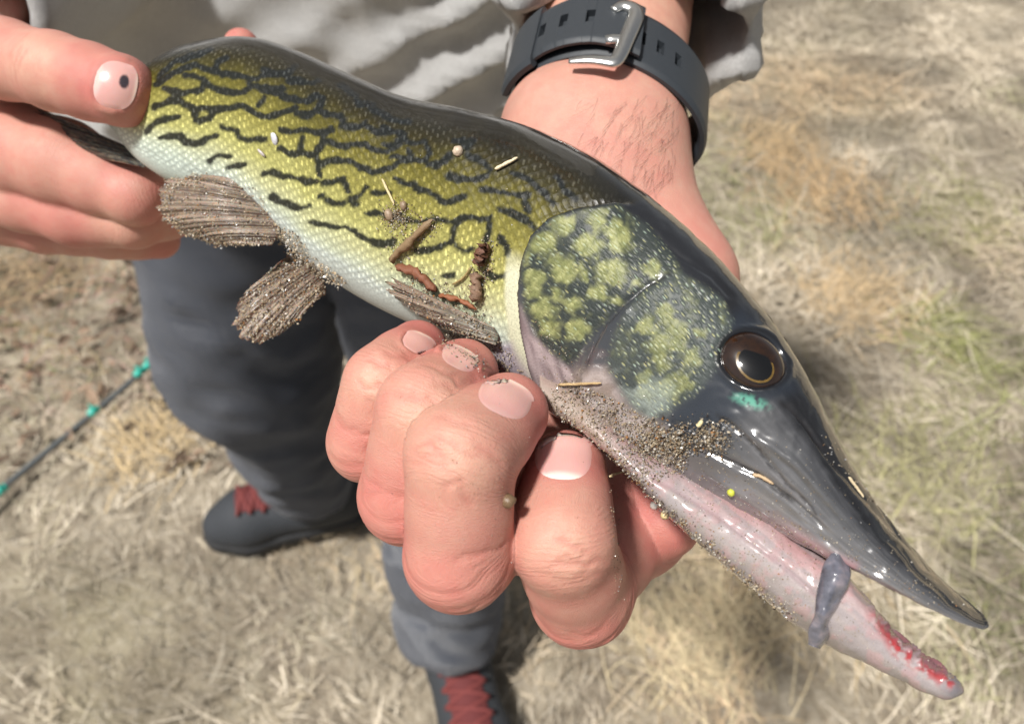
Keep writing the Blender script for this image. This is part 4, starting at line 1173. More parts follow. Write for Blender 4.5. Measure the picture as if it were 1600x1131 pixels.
# ---- lower jaw
JS = np.array([(842, 565, 842, 628, .207, 12, 14), (900, 590, 890, 660, .203, 14, 14), (960, 640, 948, 708, .198, 15, 14), (1030, 690, 1010, 772, .1935, 14.5, 14), (1100, 735, 1085, 842, .189, 13.5, 14),
               (1175, 785, 1165, 910, .184, 12, 14), (1250, 838, 1240, 974, .179, 10.5, 14), (1310, 880, 1298, 1008, .175, 9.2, 14), (1350, 930, 1342, 1030, .1725, 7.4, 14), (1400, 990, 1396, 1055, .1695, 5.6, 12),
               (1450, 1030, 1446, 1078, .167, 4.4, 12), (1484, 1052, 1478, 1086, .1655, 3.4, 12), (1501, 1066, 1496, 1083, .165, 1.9, 12)], float)
JS[:, 4] *= K
NJ, MJ = 260, 90
jn, JC, JU, JSv, JH, JW, jt, jth = build_sections(JS, NJ, MJ)
jx, jy, _ = to_px(jn.reshape(-1, 3)); JP = np.c_[jx, jy]
JN = nrm(np.cross(np.gradient(jn, axis=0), np.gradient(jn, axis=1)))
if (JN[NJ // 2, MJ // 2] @ FW) > 0: JN = -JN
JN[:, 0] = JU; JN[:, -1] = -JU
jvf = np.tile((1 - np.cos(jth)) / 2, NJ)
jl = fbm(JP / 50, 15, 3); jm = fbm(JP / 14, 17, 3); jf = fbm(JP / 6, 19, 2)
jd = (jm - .5) * 0.45 + (jl - .5) * 0.8
front = sstep(1330, 1400, JP[:, 0])
teeth = front * sstep(.35, .05, jvf) * (np.sin(JP[:, 0] * .33 + jl * 9) * .5 + .5)
jd += teeth * 0.9 * sstep(.35, .65, jf)
dl, pl_, _ = poly_dist(JP, [(1020, 745), (1120, 805), (1220, 880), (1290, 945)])
jd -= 0.35 * np.exp(-(dl / 5) ** 2)
V_J, F_J, R_J = ring_mesh(jn, JC, JSv, (jd * .001).reshape(NJ, MJ + 1), JN)
jc = ramp(jvf + (jl - .5) * .25, [(0, (.42, .25, .25)), (.2, (.43, .33, .33)), (.42, (.35, .305, .295)), (.7, (.27, .24, .225)), (.9, (.25, .215, .20)), (1, (.18, .155, .14))])
jstr = fbm(np.c_[(JP[:, 0] * .62 - JP[:, 1] * .78) / 7, (JP[:, 0] * .78 + JP[:, 1] * .62) / 160], 33, 3)
jc = lerp(jc, np.array((.30, .265, .27)), (sstep(.42, .66, jstr) * .65)[:, None])
jc = lerp(jc, np.array((.46, .23, .23)), (sstep(.5, .7, jm) * .30)[:, None])
jc = lerp(jc, np.array((.30, .21, .22)), (0.6 * np.exp(-(dl / 5) ** 2))[:, None])
jc = lerp(jc, np.array((.34, .27, .215)), (0.75 * sstep(1010, 900, JP[:, 0]))[:, None])
bl = soft_poly(JP, [(1362, 960), (1405, 975), (1440, 1005), (1505, 1045), (1512, 1072), (1480, 1075), (1440, 1050), (1395, 1020)], 10) * sstep(.36, .56, fbm(JP / 11, 29, 3))
jc = lerp(jc, np.array((.33, .018, .022)), (0.95 * bl)[:, None])
tipd = sstep(1455, 1500, JP[:, 0]) * (1 - bl)
jc = lerp(jc, np.array((.09, .09, .105)), (0.75 * tipd)[:, None])
jc = lerp(jc, np.array((.14, .14, .16)), (0.6 * front * sstep(.22, .04, jvf))[:, None])
def j2(a): return mirror_attr(np.asarray(a).reshape(NJ, MJ + 1, *np.asarray(a).shape[1:]))
jmask = np.zeros(len(JP))
jaw = mesh_obj('lower_jaw', V_J, F_J, M_FISH, fish, attrs={'Col': j2(jc), 'scale_mask': j2(jmask), 'cheek_mask': j2(jmask), 'gloss': j2(jmask + .85)},
               uvs=mirror_attr(np.stack([JP[:, 0] / 10, JP[:, 1] / 10], -1).reshape(NJ, MJ + 1, 2)))
jaw['label'] = 'pale pink lower jaw with a bloody tip'

# ---- eye
FB = bvh_of(fish_body)
def far_twin(p):
    """mirror a world point in the fish's middle plane at the nearest section"""
    i = np.argmin(np.linalg.norm(FC - p, axis=1)); s = (p - FC[i]) @ FS[i]
    return p - 2 * s * FS[i], FS[i]
M_EYE = NT('eye_brown'); M_EYE.set(Base_Color=M_EYE.mix(M_EYE.noise(M_EYE.mapping(M_EYE.obj(), (1, 1, 1)), 900, 3), (.003, .0015, .001), (.030, .011, .003)), Roughness=.15, Coat_Weight=1.0, Coat_Roughness=.02)
M_PUP = NT('pupil_black'); M_PUP.set(Base_Color=(.002, .002, .002), Roughness=.08, Coat_Weight=1.0, Coat_Roughness=.02)
M_GOLD = NT('iris_gold'); M_GOLD.set(Base_Color=M_GOLD.mix(M_GOLD.noise(M_GOLD.obj(), 1500, 2), (.05, .028, .006), (.20, .12, .022)), Roughness=.25, Coat_Weight=1.0, Coat_Roughness=.03)
M_COR = NT('cornea'); M_COR.set(Base_Color=(1, 1, 1), Roughness=.0, Transmission_Weight=1.0, IOR=1.33)
_k = np.argmin(np.hypot(P[:, 0] - EYE[0], P[:, 1] - EYE[1]) + 1e3 * (vf < 0.05)); i_e, _j = divmod(_k, MS + 1)
EYE_N = nrm(NN[i_e, _j])
c_eye = near[i_e, _j] - EYE_N * 0.0026
def make_eye(ctr, sv, flip):
    ax = nrm(sv); tdir = nrm(FC[min(i_e + 20, NS - 1)] - FC[i_e]); tdir = nrm(tdir - (tdir @ ax) * ax); up = nrm(np.cross(ax, tdir)); up = up if up @ FU[i_e] > 0 else -up
    rx, ry, rz = 0.0078, 0.0062, 0.0042
    n, m = 24, 48
    def dome(r0, r1, lift, n=n):
        V, Fc = [], []
        for i in range(n + 1):
            r = r0 + (r1 - r0) * i / n
            for k in range(m):
                a = 2 * np.pi * k / m
                V.append(ctr + tdir * rx * r * math.cos(a) + up * ry * r * math.sin(a) + ax * (rz * math.sqrt(max(0, 1 - r * r)) + lift))
        for i in range(n):
            for k in range(m):
                k2 = (k + 1) % m; Fc.append((i * m + k, (i + 1) * m + k, (i + 1) * m + k2, i * m + k2))
        return np.array(V), Fc
    V, Fc = dome(0.0, 1.0, 0); e = mesh_obj('eye', V, Fc, M_EYE.m, fish)
    sh = tdir * 0.0008 - up * 0.0010
    V, Fc = dome(0.44, 0.535, 0.00012, 8); mesh_obj('iris', V + sh, Fc, M_GOLD.m, e)
    V, Fc = dome(0.0, 0.475, 0.00022, 10); mesh_obj('pupil', V + sh, Fc, M_PUP.m, e)
    return e
make_eye(c_eye, EYE_N, 1)
ct, _s = far_twin(c_eye); make_eye(ct, EYE_N - 2 * (EYE_N @ FS[i_e]) * FS[i_e], -1)

# ---- fins
def fin_mat(name, c1, c2, freq):
    t = NT(name); uv = t.uv()
    rays = t.wave(t.mapping(uv, (1, 0.05, 1)), freq, 0.8, 2, 1.0)
    nz = t.noise(t.mapping(uv, (6, 6, 6)), 2.0, 4, .65)
    c = t.mix(rays, c1, c2); c = t.mix(t.ramp(nz, [(.45, 0.0), (.7, .75)]), c, (.34, .26, .17))
    t.set(Base_Color=c, Roughness=.5, Subsurface_Weight=.35, Subsurface_Scale=.002, Coat_Weight=.25, Coat_Roughness=.2, Normal=t.bump(t.math('ADD', rays, t.math('MULTIPLY', nz, .8)), .9, .0006))
    return t.m
M_FIN = fin_mat('fin_sandy', (.10, .075, .060), (.25, .19, .15), 7)
M_FIN2 = fin_mat('fin_dark', (.012, .012, .013), (.05, .045, .04), 9)
def make_fin(name, base, outer, dbase, douter, mat, bulge=0.004, nu=72, nv=26, thick=0.00035):
    """base / outer: polylines in photo pixels (same direction); depths at each end of each line"""
    tb = np.linspace(0, 1, nu)
    def along(pl, dd):
        pl = np.asarray(pl, float); s = np.r_[0, np.cumsum(np.hypot(*np.diff(pl, axis=0).T))]; s /= s[-1]
        q = catmull(s, pl, tb); return W(q[:, 0], q[:, 1], np.interp(tb, np.linspace(0, 1, len(dd)), dd))
    A, B = along(base, dbase), along(outer, douter)
    rag = (fbm(np.c_[tb * 26, tb * 0], 7, 2) - .5) * .16 + (vnoise(np.c_[tb * 60, tb * 0], 9) - .5) * .07
    B = B + (B - A) * rag[:, None]
    v = np.linspace(0, 1, nv)
    G = A[:, None] * (1 - v)[None, :, None] + B[:, None] * v[None, :, None]
    nrmv = -FW
    wv = bulge * np.sin(np.pi * v)[None, :] * (0.6 + 0.4 * np.sin(np.pi * tb))[:, None] + 0.0004 * np.sin(tb * 105)[:, None] * (0.3 + v)[None, :]
    G = G + wv[..., None] * nrmv
    T1, T2 = np.gradient(G, axis=0), np.gradient(G, axis=1)
    Nn = nrm(np.cross(T1, T2)); 
    if Nn[nu // 2, nv // 2] @ FW > 0: Nn = -Nn
    th = thick * (1 - 0.6 * v)[None, :, None]
    V = np.concatenate([(G + Nn * th).reshape(-1, 3), (G - Nn * th).reshape(-1, 3)])
    n = nu * nv; Fc = []
    for i in range(nu - 1):
        for j in range(nv - 1):
            a, b, c, d = i * nv + j, (i + 1) * nv + j, (i + 1) * nv + j + 1, i * nv + j + 1
            Fc += [(a, b, c, d), (n + d, n + c, n + b, n + a)]
    rim = [(i, 0) for i in range(nu)] + [(nu - 1, j) for j in range(1, nv)] + [(i, nv - 1) for i in range(nu - 2, -1, -1)] + [(0, j) for j in range(nv - 2, 0, -1)]
    rim = [i * nv + j for i, j in rim]
    for a, b in zip(rim, rim[1:] + rim[:1]): Fc.append((b, a, n + a, n + b))
    uvs = np.tile(np.stack(np.meshgrid(tb, v, indexing='ij'), -1).reshape(-1, 2), (2, 1))
    return mesh_obj(name, V, Fc, mat, fish, uvs=uvs)
fin1 = make_fin('pelvic_fin', [(405, 292), (428, 335), (438, 360), (425, 383)], [(318, 274), (262, 290), (253, 325), (285, 362), (340, 384)], (.237, .233, .232), (.243, .240, .238), M_FIN, .006)
fin2 = make_fin('pelvic_fin', [(452, 402), (480, 412), (505, 440), (508, 458)], [(430, 420), (378, 470), (372, 510), (395, 532), (430, 525), (465, 500)], (.245, .243, .242), (.236, .232, .236), M_FIN, .004)
fin3 = make_fin('anal_fin', [(212, 236), (222, 250), (228, 262)], [(58, 170), (66, 188), (100, 222), (150, 248)], (.272, .270), (.285, .280), M_FIN2, .004)
fin4 = make_fin('pectoral_fin', [(772, 514), (778, 526), (775, 538)], [(616, 436), (612, 446), (640, 480), (690, 512)], (.1925, .191), (.2055, .203), M_FIN, .0035)
fin5 = make_fin('tail_fin', [(-172, 25), (-172, 65), (-170, 108)], [(-420, -60), (-330, 60), (-410, 190)], (.336, .336), (.37, .37), M_FIN2, .003)
fin6 = make_fin('dorsal_fin', [(40, 70), (100, 84), (165, 98)], [(-60, 20), (-30, 30), (0, 40)], (.305, .293), (.33, .32), M_FIN2, .003)
# torn lip flap at the corner of the mouth
def flap():
    c = np.array([(1312, 866), (1308, 890), (1299, 920), (1289, 948), (1283, 968), (1280, 988), (1272, 1010)], float)
    wd = np.array([12, 21, 21, 15, 11, 17, 9], float); th = np.array([.0012, .0019, .0021, .0018, .0016, .0019, .0010])
    n, nv = 60, 24
    ts = np.linspace(0, 1, len(c)); tt = np.linspace(0, 1, n)
    q = catmull(ts, c, tt); w = catmull(ts, wd, tt)[:, 0]; h = catmull(ts, th, tt)[:, 0]
    d0 = np.interp(tt, [0, .2, .6, 1], [.1545, .1525, .1525, .1565])
    V = []
    for i in range(n):
        tw = 0.5 * math.sin(tt[i] * 5)
        for j in range(nv):
            a = 2 * np.pi * j / nv; x = math.cos(a); z = math.sin(a) * (1 - .35 * abs(x))
            V.append(W(q[i, 0] + w[i] * x, q[i, 1] + w[i] * .38 * x, d0[i] - h[i] * z - w[i] * tw * x * .00006))
    V = np.array(V); V = V + (fbm(V * 450, 5, 3)[:, None] - .5) * -FW * .0011
    Fc = [(i * nv + j, i * nv + (j + 1) % nv, (i + 1) * nv + (j + 1) % nv, (i + 1) * nv + j) for i in range(n - 1) for j in range(nv)] + [tuple(range(nv)), tuple((n - 1) * nv + j for j in range(nv))[::-1]]
    t = NT('flap_grey'); nz = t.noise(t.obj(), 260, 4, .6)
    t.set(Base_Color=t.ramp(nz, [(.3, (.045, .048, .060)), (.55, (.13, .13, .16)), (.75, (.26, .22, .24))]), Roughness=.25, Coat_Weight=.9, Coat_Roughness=.08, Normal=t.bump(nz, .5, .0006))
    mesh_obj('lip_flap', V, Fc, t.m, fish)
flap()

# ================================================================== WRISTWATCH
NLp = nrm(np.cross(RT, AL)); NLp = -NLp if NLp @ FW > 0 else NLp
XLp = nrm(np.cross(AL, NLp)); XLp = XLp if XLp @ RT > 0 else -XLp
WC = WL0 + AL * 0.022 + XLp * 0.002
watch = empty('wristwatch', tuple(WC - NLp * 0.03), 'black rubber strap wristwatch with steel buckle worn below grey sleeve', 'watch')
SA, SB = 0.0305, 0.0226
def on_strap(phi, s, out=0.0, tilt=0.30):
    c, si = math.cos(phi), math.sin(phi)
    n = nrm(XLp * c / SA + NLp * si / SB)
    return WC + XLp * SA * c + NLp * SB * si + n * out + AL * (s - tilt * SA * max(c, -0.2) * (1 if c > 0 else 0.6)), n
M_STRAP = simple_mat('strap_rubber', (0.028, 0.033, 0.039), 0.5, 500, 0.12, 0.00006)
M_STEEL = simple_mat('brushed_steel', (0.62, 0.62, 0.60), 0.32, 900, 0.08, 0.00005, metallic=1.0)
def phi_at(x):
    ph = np.linspace(0.02, math.pi - 0.02, 400)
    xs = np.array([to_px(on_strap(p, 0, .003)[0])[0] for p in ph])
    return ph[np.argmin(np.abs(xs - x))]
def band(name, p0, p1, width, base, thick, holes, parent, taper=None, lift=None, closed=False):
    n = max(24, int(abs(p1 - p0) * 45)); m = 34
    ph = np.linspace(p0, p1, n); ss = np.linspace(-0.5, 0.5, m)
    if holes:                                            # crisp edges for the punched slots
        sg = 1 if p1 > p0 else -1
        ph = np.r_[ph, [hp + e for hp in holes for e in (-.0405, -.0395, .0395, .0405)]]; ph = np.sort(ph)[::sg]
        ss = np.sort(np.r_[ss, [e / width for e in (-.00303, -.00297, .00297, .00303)]])
        n, m = len(ph), len(ss)
    top, bot = [], []
    for i, p in enumerate(ph):
        wd = width * (taper(i / (n - 1)) if taper else 1); lf = lift(i / (n - 1)) if lift else 0
        for s in ss:
            dep = 0.0
            for hp in holes:
                if abs(p - hp) < 0.040 and abs(s * wd) < 0.0030: dep = 0.0024
            rnd = 0.0008 * sstep(0.42, 0.5, abs(s))
            top.append(on_strap(p, s * wd, base + thick + lf - dep - rnd)[0]); bot.append(on_strap(p, s * wd * 0.985, base + lf + rnd)[0])
    V = np.array(top + bot); N = n * m; Fc = []
    k = n if closed else n - 1
    for i in range(k):
        i2 = (i + 1) % n
        for j in range(m - 1):
            a, b, c, d = i * m + j, i2 * m + j, i2 * m + j + 1, i * m + j + 1
            Fc += [(a, d, c, b), (N + a, N + b, N + c, N + d)]
        Fc += [(i * m, i2 * m, N + i2 * m, N + i * m), (i * m + m - 1, N + i * m + m - 1, N + i2 * m + m - 1, i2 * m + m - 1)]
    if not closed:
        for j in range(m - 1):
            Fc += [(j, N + j, N + j + 1, j + 1), ((n - 1) * m + j, (n - 1) * m + j + 1, N + (n - 1) * m + j + 1, N + (n - 1) * m + j)]
    o = mesh_obj(name, V, Fc, M_STRAP, parent); o.data.set_sharp_from_angle(angle=math.radians(40)); return o
SW = 0.0265
strap = band('strap', -0.75, math.pi + 0.75, SW, 0.0004, 0.0030, [phi_at(x) for x in (1003, 1031, 1059)], watch)
tail = band('strap_tail', phi_at(1000), phi_at(838), SW * 0.93, 0.0038, 0.0026, [phi_at(x) for x in (857, 888, 925)], watch, lift=lambda t: 0.0012 * math.sin(t * math.pi))
keeper = band('keeper_loop', phi_at(850), phi_at(812), SW * 1.16, 0.0040, 0.0034, [], watch)
SB_ = bvh_of(strap, tail)
def bucklepath(pts, out):
    r = []
    for (x, y) in pts:
        ph = phi_at(x); ss = np.linspace(-0.022, 0.022, 60)
        ys = np.array([to_px(on_strap(ph, s, .007)[0])[1] for s in ss])
        s = ss[np.argmin(np.abs(ys - y))]
        r.append(on_strap(ph, s, out)[0])
    return np.array(r)
bp = np.array([(908, 122), (925, 119), (945, 114), (962, 106), (972, 95), (978, 70), (984, 42), (988, 24), (980, 13), (966, 11), (955, 18)], float)
tq = np.linspace(0, 1, 60); bq = catmull(np.linspace(0, 1, len(bp)), bp, tq)
pth = bucklepath(bq, 0.0074)
for _ in range(6): pth[1:-1] = (pth[:-2] + 2 * pth[1:-1] + pth[2:]) / 4
V, Fc = tube(pth, np.interp(tq, [0, .1, .4, .6, .85, 1], [.0012, .0017, .0023, .0027, .0024, .0015]), 14, flat=0.55, upv=NLp)
buckle = mesh_obj('buckle', V, Fc, M_STEEL, watch)
tp = bucklepath([(952, 64), (960, 63), (970, 62), (984, 60)], 0.0072)
V, Fc = tube(tp, [.0018, .0019, .0018, .0018], 10, flat=0.6, upv=NLp); mesh_obj('tongue', V, Fc, M_STEEL, buckle)
# case on the back of the wrist
cc = WC - NLp * (SB + 0.006)
an = np.linspace(0, 2 * np.pi, 40, endpoint=False); prof = [(.0, .0), (.018, .0), (.021, .002), (.0215, .008), (.019, .0105), (.0, .0105)]
V = np.concatenate([[cc - NLp * (z - .003) + r * (math.cos(a) * XLp + math.sin(a) * AL) for a in an] for r, z in prof])
Fc = [(i * 40 + k, i * 40 + (k + 1) % 40, (i + 1) * 40 + (k + 1) % 40, (i + 1) * 40 + k) for i in range(5) for k in range(40)]
mesh_obj('case', V, Fc, simple_mat('watch_case', (.03, .03, .033), .35, 300, .1), watch)

# ---- fine dark hair on the inside of the wrist
hb = MB()
hr = random.Random(4)
for k in range(170):
    x = hr.uniform(900, 1062); y = hr.uniform(150, 285)
    if hr.random() > sstep(880, 1040, np.array(x)) * 0.9 + 0.12: continue
    a = hr.uniform(1.7, 2.5); L = hr.uniform(18, 46); bend = hr.uniform(-.7, .7)
    pts = []
    for q in range(5):
        l, n = hit(HANDL_BVH, x, y)
        if l is None: break
        pts.append(l + n * (0.0001 + 0.0005 * math.sin(q / 4 * math.pi) + 0.0002 * q))
        x += math.cos(a) * L / 4; y += math.sin(a) * L / 4; a += bend / 4
    if len(pts) == 5 and np.max(np.linalg.norm(np.diff(pts, axis=0), axis=1)) < 0.006:
        V, Fc = tube(pts, [.00003, .00003, .00003, .000025, .000015], 4); hb.add(V, Fc)
V, Fc, _ = hb.out()
h_ = mesh_obj('arm_hair', V, Fc, simple_mat('dark_hair', (.035, .022, .015), .6, 200, .2), BODY); h_['kind'] = 'stuff'

# ================================================================== SAND AND DEBRIS ON THE FISH
ALLB = bvh_of(fish_body, jaw, fin1, fin2, fin3, fin4)
HANDB = HANDL_BVH
SND = np.random.default_rng(23)
sb = MB()
OCT = np.array([(1, 0, 0), (-1, 0, 0), (0, 1, 0), (0, -1, 0), (0, 0, 1), (0, 0, -1)], float)
OF = [(0, 2, 4), (2, 1, 4), (1, 3, 4), (3, 0, 4), (2, 0, 5), (1, 2, 5), (3, 1, 5), (0, 3, 5)]
def grain(p, r, col):
    A = np.linalg.qr(SND.normal(size=(3, 3)))[0]
    V = (OCT * SND.uniform(.65, 1.25, (6, 1)) * SND.uniform(.7, 1.2, (1, 3))) @ A * r + p
    sb.add(V, OF, col)
TONES = [((.46, .36, .23), 6), ((.58, .50, .38), 4), ((.30, .22, .14), 4), ((.40, .40, .40), 2), ((.10, .07, .05), 2), ((.42, .20, .07), 1), ((.70, .66, .58), 1.5)]
TW = np.array([w for _, w in TONES]); TW = TW / TW.sum()
def scatter(sampler, n, rmin=.00018, rmax=.00055, pile=0.0, bvh=None, tone=(.35, .85)):
    for _ in range(int(n * 2.1)):
        x, y = sampler()
        l, nn = hit(bvh or ALLB, x, y)
        if l is None: continue
        r = 0.55 * (rmin + (rmax - rmin) * SND.random() ** 2.2)
        c = np.array(TONES[SND.choice(len(TONES), p=TW)][0]) * SND.uniform(*tone)
        grain(l + nn * (r * .35 + pile * SND.random() ** 1.5), r, c)
def s_poly(poly):
    poly = np.array(poly, float); lo, hi = poly.min(0), poly.max(0)
    def f():
        while True:
            p = SND.uniform(lo, hi)
            if in_poly(p[None], poly)[0]: return p
    return f
def s_line(pl, w):
    pl = np.array(pl, float); s = np.r_[0, np.cumsum(np.hypot(*np.diff(pl, axis=0).T))]
    def f():
        t = SND.uniform(0, s[-1]); return np.array([np.interp(t, s, pl[:, 0]), np.interp(t, s, pl[:, 1])]) + SND.normal(0, w, 2)
    return f
def s_blob(x, y, rx, ry):
    return lambda: np.array([x, y]) + SND.normal(0, .5, 2) * (rx, ry)
scatter(s_line([(318, 276), (268, 288), (256, 325), (288, 362), (345, 382), (425, 382)], 6), 560, .0002, .0008, .0008, None, (.6, 1.15))
scatter(s_poly([(318, 276), (268, 288), (256, 325), (288, 362), (345, 382), (425, 380), (430, 345), (400, 290)]), 520, .0002, .0006, .0002, None, (.6, 1.15))
scatter(s_poly([(455, 405), (385, 465), (374, 505), (395, 530), (430, 522), (500, 450)]), 640, .0002, .0007, .0003, None, (.6, 1.15))
scatter(s_line([(430, 420), (380, 470), (374, 510), (395, 531), (430, 524), (468, 498), (505, 455)], 5), 320, .0002, .0008, .0006, None, (.6, 1.15))
scatter(s_poly([(428, 350), (462, 360), (490, 398), (545, 438), (530, 455), (480, 425), (440, 398)]), 460, .0003, .0009, .0022, None, (.6, 1.1))
scatter(s_poly([(618, 440), (680, 455), (750, 505), (800, 545), (800, 582), (740, 572), (690, 520), (640, 482)]), 420, .0002, .0007, .0008)
scatter(s_line([(690, 515), (740, 555), (790, 580)], 9), 200, .0002, .0008, .0012)
scatter(s_poly([(790, 550), (850, 612), (890, 592), (960, 622), (1030, 660), (1065, 690), (1075, 735), (1010, 762), (930, 700), (862, 645)]), 1500, .00015, .0006, .0005)
scatter(s_blob(1025, 690, 45, 30), 420, .0002, .0007, .0012)
scatter(s_blob(1112, 682, 34, 24), 330, .0002, .0007, .0022)
scatter(s_blob(1062, 692, 22, 30), 230, .0002, .0007, .0018)
scatter(s_line([(965, 715), (1010, 768), (1090, 838), (1170, 905), (1245, 968)], 5), 330, .0002, .0007, .0006)
scatter(s_poly([(1000, 700), (1100, 745), (1300, 870), (1290, 960), (1230, 950), (1100, 830), (1010, 760)]), 260, .00012, .0004)
scatter(s_line([(1095, 725), (1180, 775), (1260, 835), (1340, 880), (1500, 950)], 9), 170, .00012, .0004)
scatter(s_line([(1285, 690), (1340, 745), (1390, 810), (1450, 870), (1490, 910)], 8), 60, .0002, .0005)
scatter(s_poly([(400, 180), (900, 300), (810, 540), (640, 440), (420, 290)]), 90, .00012, .00035)
scatter(s_poly([(830, 490), (850, 600), (900, 620), (915, 570)]), 110, .00012, .0004)
scatter(s_line([(1440, 990), (1500, 1060)], 9), 30, .0002, .0004)
scatter(s_poly([(560, 560), (830, 600), (950, 720), (930, 950), (700, 900), (540, 700)]), 90, .0001, .00028, 0, HANDB)
scatter(s_line([(690, 535), (740, 560), (750, 580)], 6), 60, .0002, .0007, .0004, HANDB)
scatter(s_line([(955, 720), (958, 780), (965, 900), (975, 940)], 4), 40, .0002, .0004, 0, HANDB)
scatter(s_blob(622, 340, 26, 26), 260, .0002, .0006, .0010)
scatter(s_line([(618, 402), (648, 375), (680, 345)], 8), 260, .0002, .0006, .0008)
scatter(s_line([(765, 380), (755, 410), (748, 470)], 8), 300, .0002, .0006, .0008)
scatter(s_line([(640, 430), (700, 462), (760, 500)], 9), 260, .0002, .0006, .0006)
scatter(s_poly([(880, 640), (1000, 660), (1100, 740), (1330, 890), (1480, 1050), (1400, 1050), (1250, 965), (1010, 765)]), 500, .0001, .0003)
scatter(s_poly([(1080, 700), (1330, 870), (1500, 955), (1400, 850), (1230, 680), (1130, 650)]), 130, .0001, .0003)
scatter(s_poly([(850, 360), (1130, 470), (1050, 640), (880, 560)]), 60, .0001, .0003)
V, Fc, Cc = sb.out()
t = NT('sand_grains'); t.set(Base_Color=t.attr('Col'), Roughness=.3, Coat_Weight=.3, Coat_Roughness=.1)
o = mesh_obj('sand', V, Fc, t.m, smooth=False, attrs={'Col': Cc})
tag(o, 'wet tan sand grains stuck to the fish belly, fins and jaw', 'sand', kind='stuff')

def strip_on(pts, bvh=None, lift=0.0004):
    r = []
    for (x, y) in pts:
        l, n = hit(bvh or ALLB, x, y)
        if l is None: l, n = hit(HANDB, x, y)
        if l is None: continue
        r.append(l + n * lift)
    return np.array(r)
def stalk(name, a, b, r, col, label, cat, bend=0, lift=0.0004, taper=.6, rough=.6, bvh=None, lump=0.0):
    a = np.array(a, float); b = np.array(b, float); n = 14; tt = np.linspace(0, 1, n)
    sd = np.array([-(b - a)[1], (b - a)[0]]) / (np.linalg.norm(b - a) + 1e-9)
    pts = a + (b - a) * tt[:, None] + sd * (bend * np.sin(tt * np.pi))[:, None]
    p = strip_on(pts, bvh, lift + r)
    if len(p) < 4: return None
    for _ in range(2): p[1:-1] = (p[:-2] + 2 * p[1:-1] + p[2:]) / 4
    rr = r * np.interp(np.linspace(0, 1, len(p)), [0, .1, .9, 1], [.6, 1, (1 + taper) / 2, taper * .5])
    if lump: rr = rr * (1 + lump * np.sin(np.arange(len(p)) * 2.4))
    V, Fc = tube(p, rr, 8)
    rg_ = np.random.default_rng(int(a[0]))
    if lump:                                             # splintered, flattened bark
        V = V + (fbm(V * 900, int(a[0]), 2) - .5)[:, None] * rg_.normal(0, 1, 3) * r * 1.2
        V = V + rg_.normal(0, r * .22, V.shape)
    else: V = V + rg_.normal(0, r * .12, V.shape)
    o = mesh_obj(name, V, Fc, simple_mat(name + '_mat', col, rough, 2500, .35, .0002))
    return tag(o, label, cat)
stalk('straw_bit', (600, 281), (619, 320), .00035, (.62, .50, .28), 'pale straw bit lying across a dark link mid flank', 'straw')
stalk('straw_bit', (776, 267), (810, 250), .00045, (.72, .60, .40), 'pale cream straw bit on the dark back above the gill cover', 'straw')
stalk('straw_bit', (876, 599), (942, 597), .00035, (.48, .34, .17), 'brown straw bit across the sandy throat under the cheek', 'straw')
stalk('straw_bit', (945, 748), (977, 739), .00035, (.58, .46, .26), 'short straw sticking out beside the index fingertip', 'straw', lift=.001)
stalk('straw_bit', (1180, 735), (1207, 757), .0004, (.50, .36, .22), 'tan straw splinter on the grey snout below the eye', 'straw')
stalk('straw_bit', (1322, 745), (1345, 780), .0003, (.58, .47, .30), 'thin straw on the dark ridge of the snout', 'straw')
stalk('straw_bit', (1098, 660), (1104, 652), .0005, (.70, .60, .34), 'tiny pale straw on the sand clump under the eye', 'straw', lift=.0024)
stalk('cedar_twig', (627, 414), (686, 452), .0011, (.19, .07, .035), 'scaly red brown cedar twig above the pectoral fin', 'twig', bend=-7, lump=.3, taper=.9)
stalk('cedar_twig', (690, 460), (748, 482), .0007, (.24, .085, .036), 'thin orange brown cedar twig pointing at the gill edge', 'twig', bend=-5, lump=.25)
stalk('bark_shard', (618, 404), (680, 344), .0011, (.22, .145, .075), 'long pointed brown bark shard slanting over the flank', 'bark', taper=.5, lump=.15)
stalk('bark_shard', (754, 410), (766, 380), .0016, (.13, .055, .03), 'dark red bark shard beside the round yellow spot', 'bark', lump=.25)
stalk('bark_shard', (750, 465), (752, 425), .0013, (.20, .12, .075), 'brown bark shard hanging below the dark red one', 'bark', lump=.3)
stalk('stem_bit', (710, 443), (738, 416), .0003, (.30, .22, .09), 'thin olive stem between the bark shards and cedar twig', 'stem', bend=4)
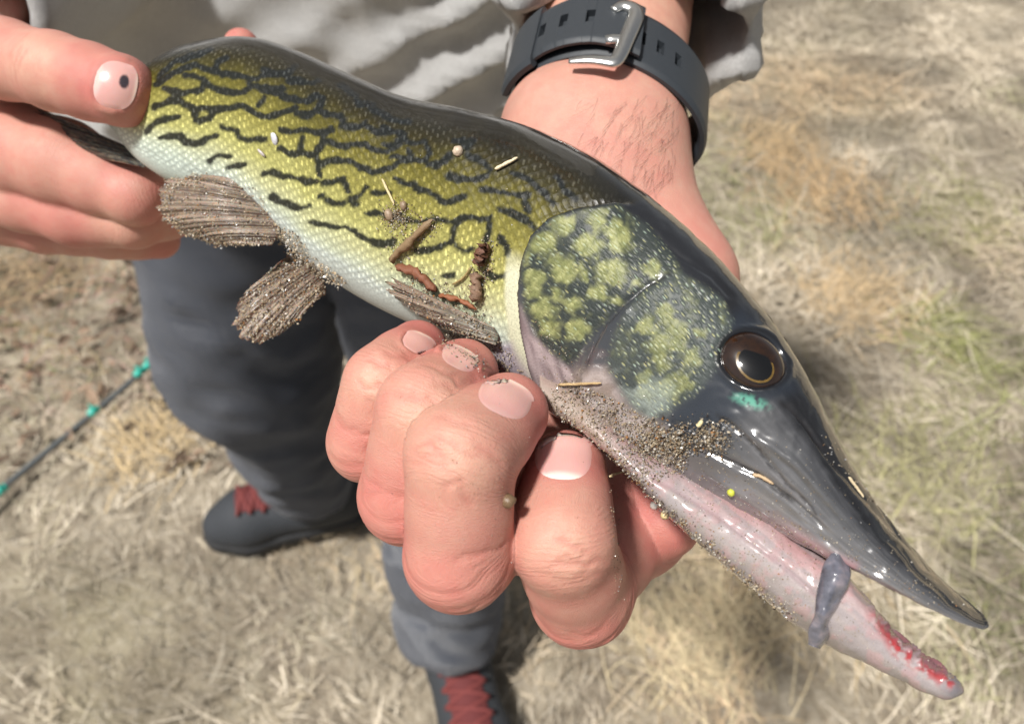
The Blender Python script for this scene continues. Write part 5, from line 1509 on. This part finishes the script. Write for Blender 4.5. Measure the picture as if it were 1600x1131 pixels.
def pebble(name, px, r, col, label, cat, lift=0.3, bvh=None, rough=.35, sc=(1, 1, 1)):
    l, n = hit(bvh or ALLB, *px)
    if l is None: l, n = hit(HANDB, *px)
    if l is None: return None
    c = l + n * r * lift; rg = np.random.default_rng(int(px[0] * 7 + px[1]))
    V, Fc = [], []
    A = np.linalg.qr(rg.normal(size=(3, 3)))[0]
    nu, nv = 10, 7
    for i in range(nv):
        th = np.pi * (i + .5) / nv
        for k in range(nu):
            a = 2 * np.pi * k / nu; V.append((math.sin(th) * math.cos(a), math.sin(th) * math.sin(a), math.cos(th)))
    V = np.array(V); V = V * (0.75 + .5 * fbm(V * 1.6 + px[0], 3, 2))[:, None] * np.array(sc)
    V = V @ A * r + c
    Fc = [(i * nu + k, i * nu + (k + 1) % nu, (i + 1) * nu + (k + 1) % nu, (i + 1) * nu + k) for i in range(nv - 1) for k in range(nu)] + [tuple(range(nu))[::-1], tuple((nv - 1) * nu + k for k in range(nu))]
    o = mesh_obj(name, V, Fc, simple_mat(name + '_mat', col, rough, 1500, .3, .0002)); return tag(o, label, cat)
pebble('seed_husk', (717, 238), .0014, (.50, .40, .30), 'tan seed husk on the dark upper flank', 'seed')
pebble('pebble', (1022, 790), .0010, (.72, .68, .62), 'white pebble on the sandy lower edge of the jaw', 'pebble')
pebble('pebble', (1040, 803), .0010, (.60, .46, .24), 'yellowish pebble beside a white one on the jaw edge', 'pebble')
pebble('pebble', (791, 782), .0015, (.15, .095, .052), 'brown sandy pebble wedged between middle and index fingers', 'pebble', bvh=HANDB)
pebble('plant_crumb', (1143, 768), .0008, (.50, .52, .06), 'bright yellow green crumb on the jaw hinge', 'plant bit')
pebble('scale_flake', (431, 218), .0016, (.60, .60, .66), 'larger pale loose scale flake on the rear flank', 'scale', sc=(1.2, .9, .35))
pebble('scale_flake', (411, 240), .0014, (.56, .50, .50), 'pinkish loose scale flake above the belly fin', 'scale', sc=(1.2, .9, .35))
pebble('soil_crumb', (610, 335), .0016, (.30, .22, .15), 'soft brown soil crumb at the end of the mid flank straw', 'soil', sc=(1, 1, .7))
pebble('soil_crumb', (632, 322), .0013, (.24, .17, .11), 'darker soil crumb above the slanting bark shard', 'soil', sc=(1, 1, .7))
pebble('flesh_shred', (1262, 998), .0016, (.66, .64, .54), 'whitish flesh shred hanging below the torn lip flap', 'flesh', sc=(.7, .7, 1.5))
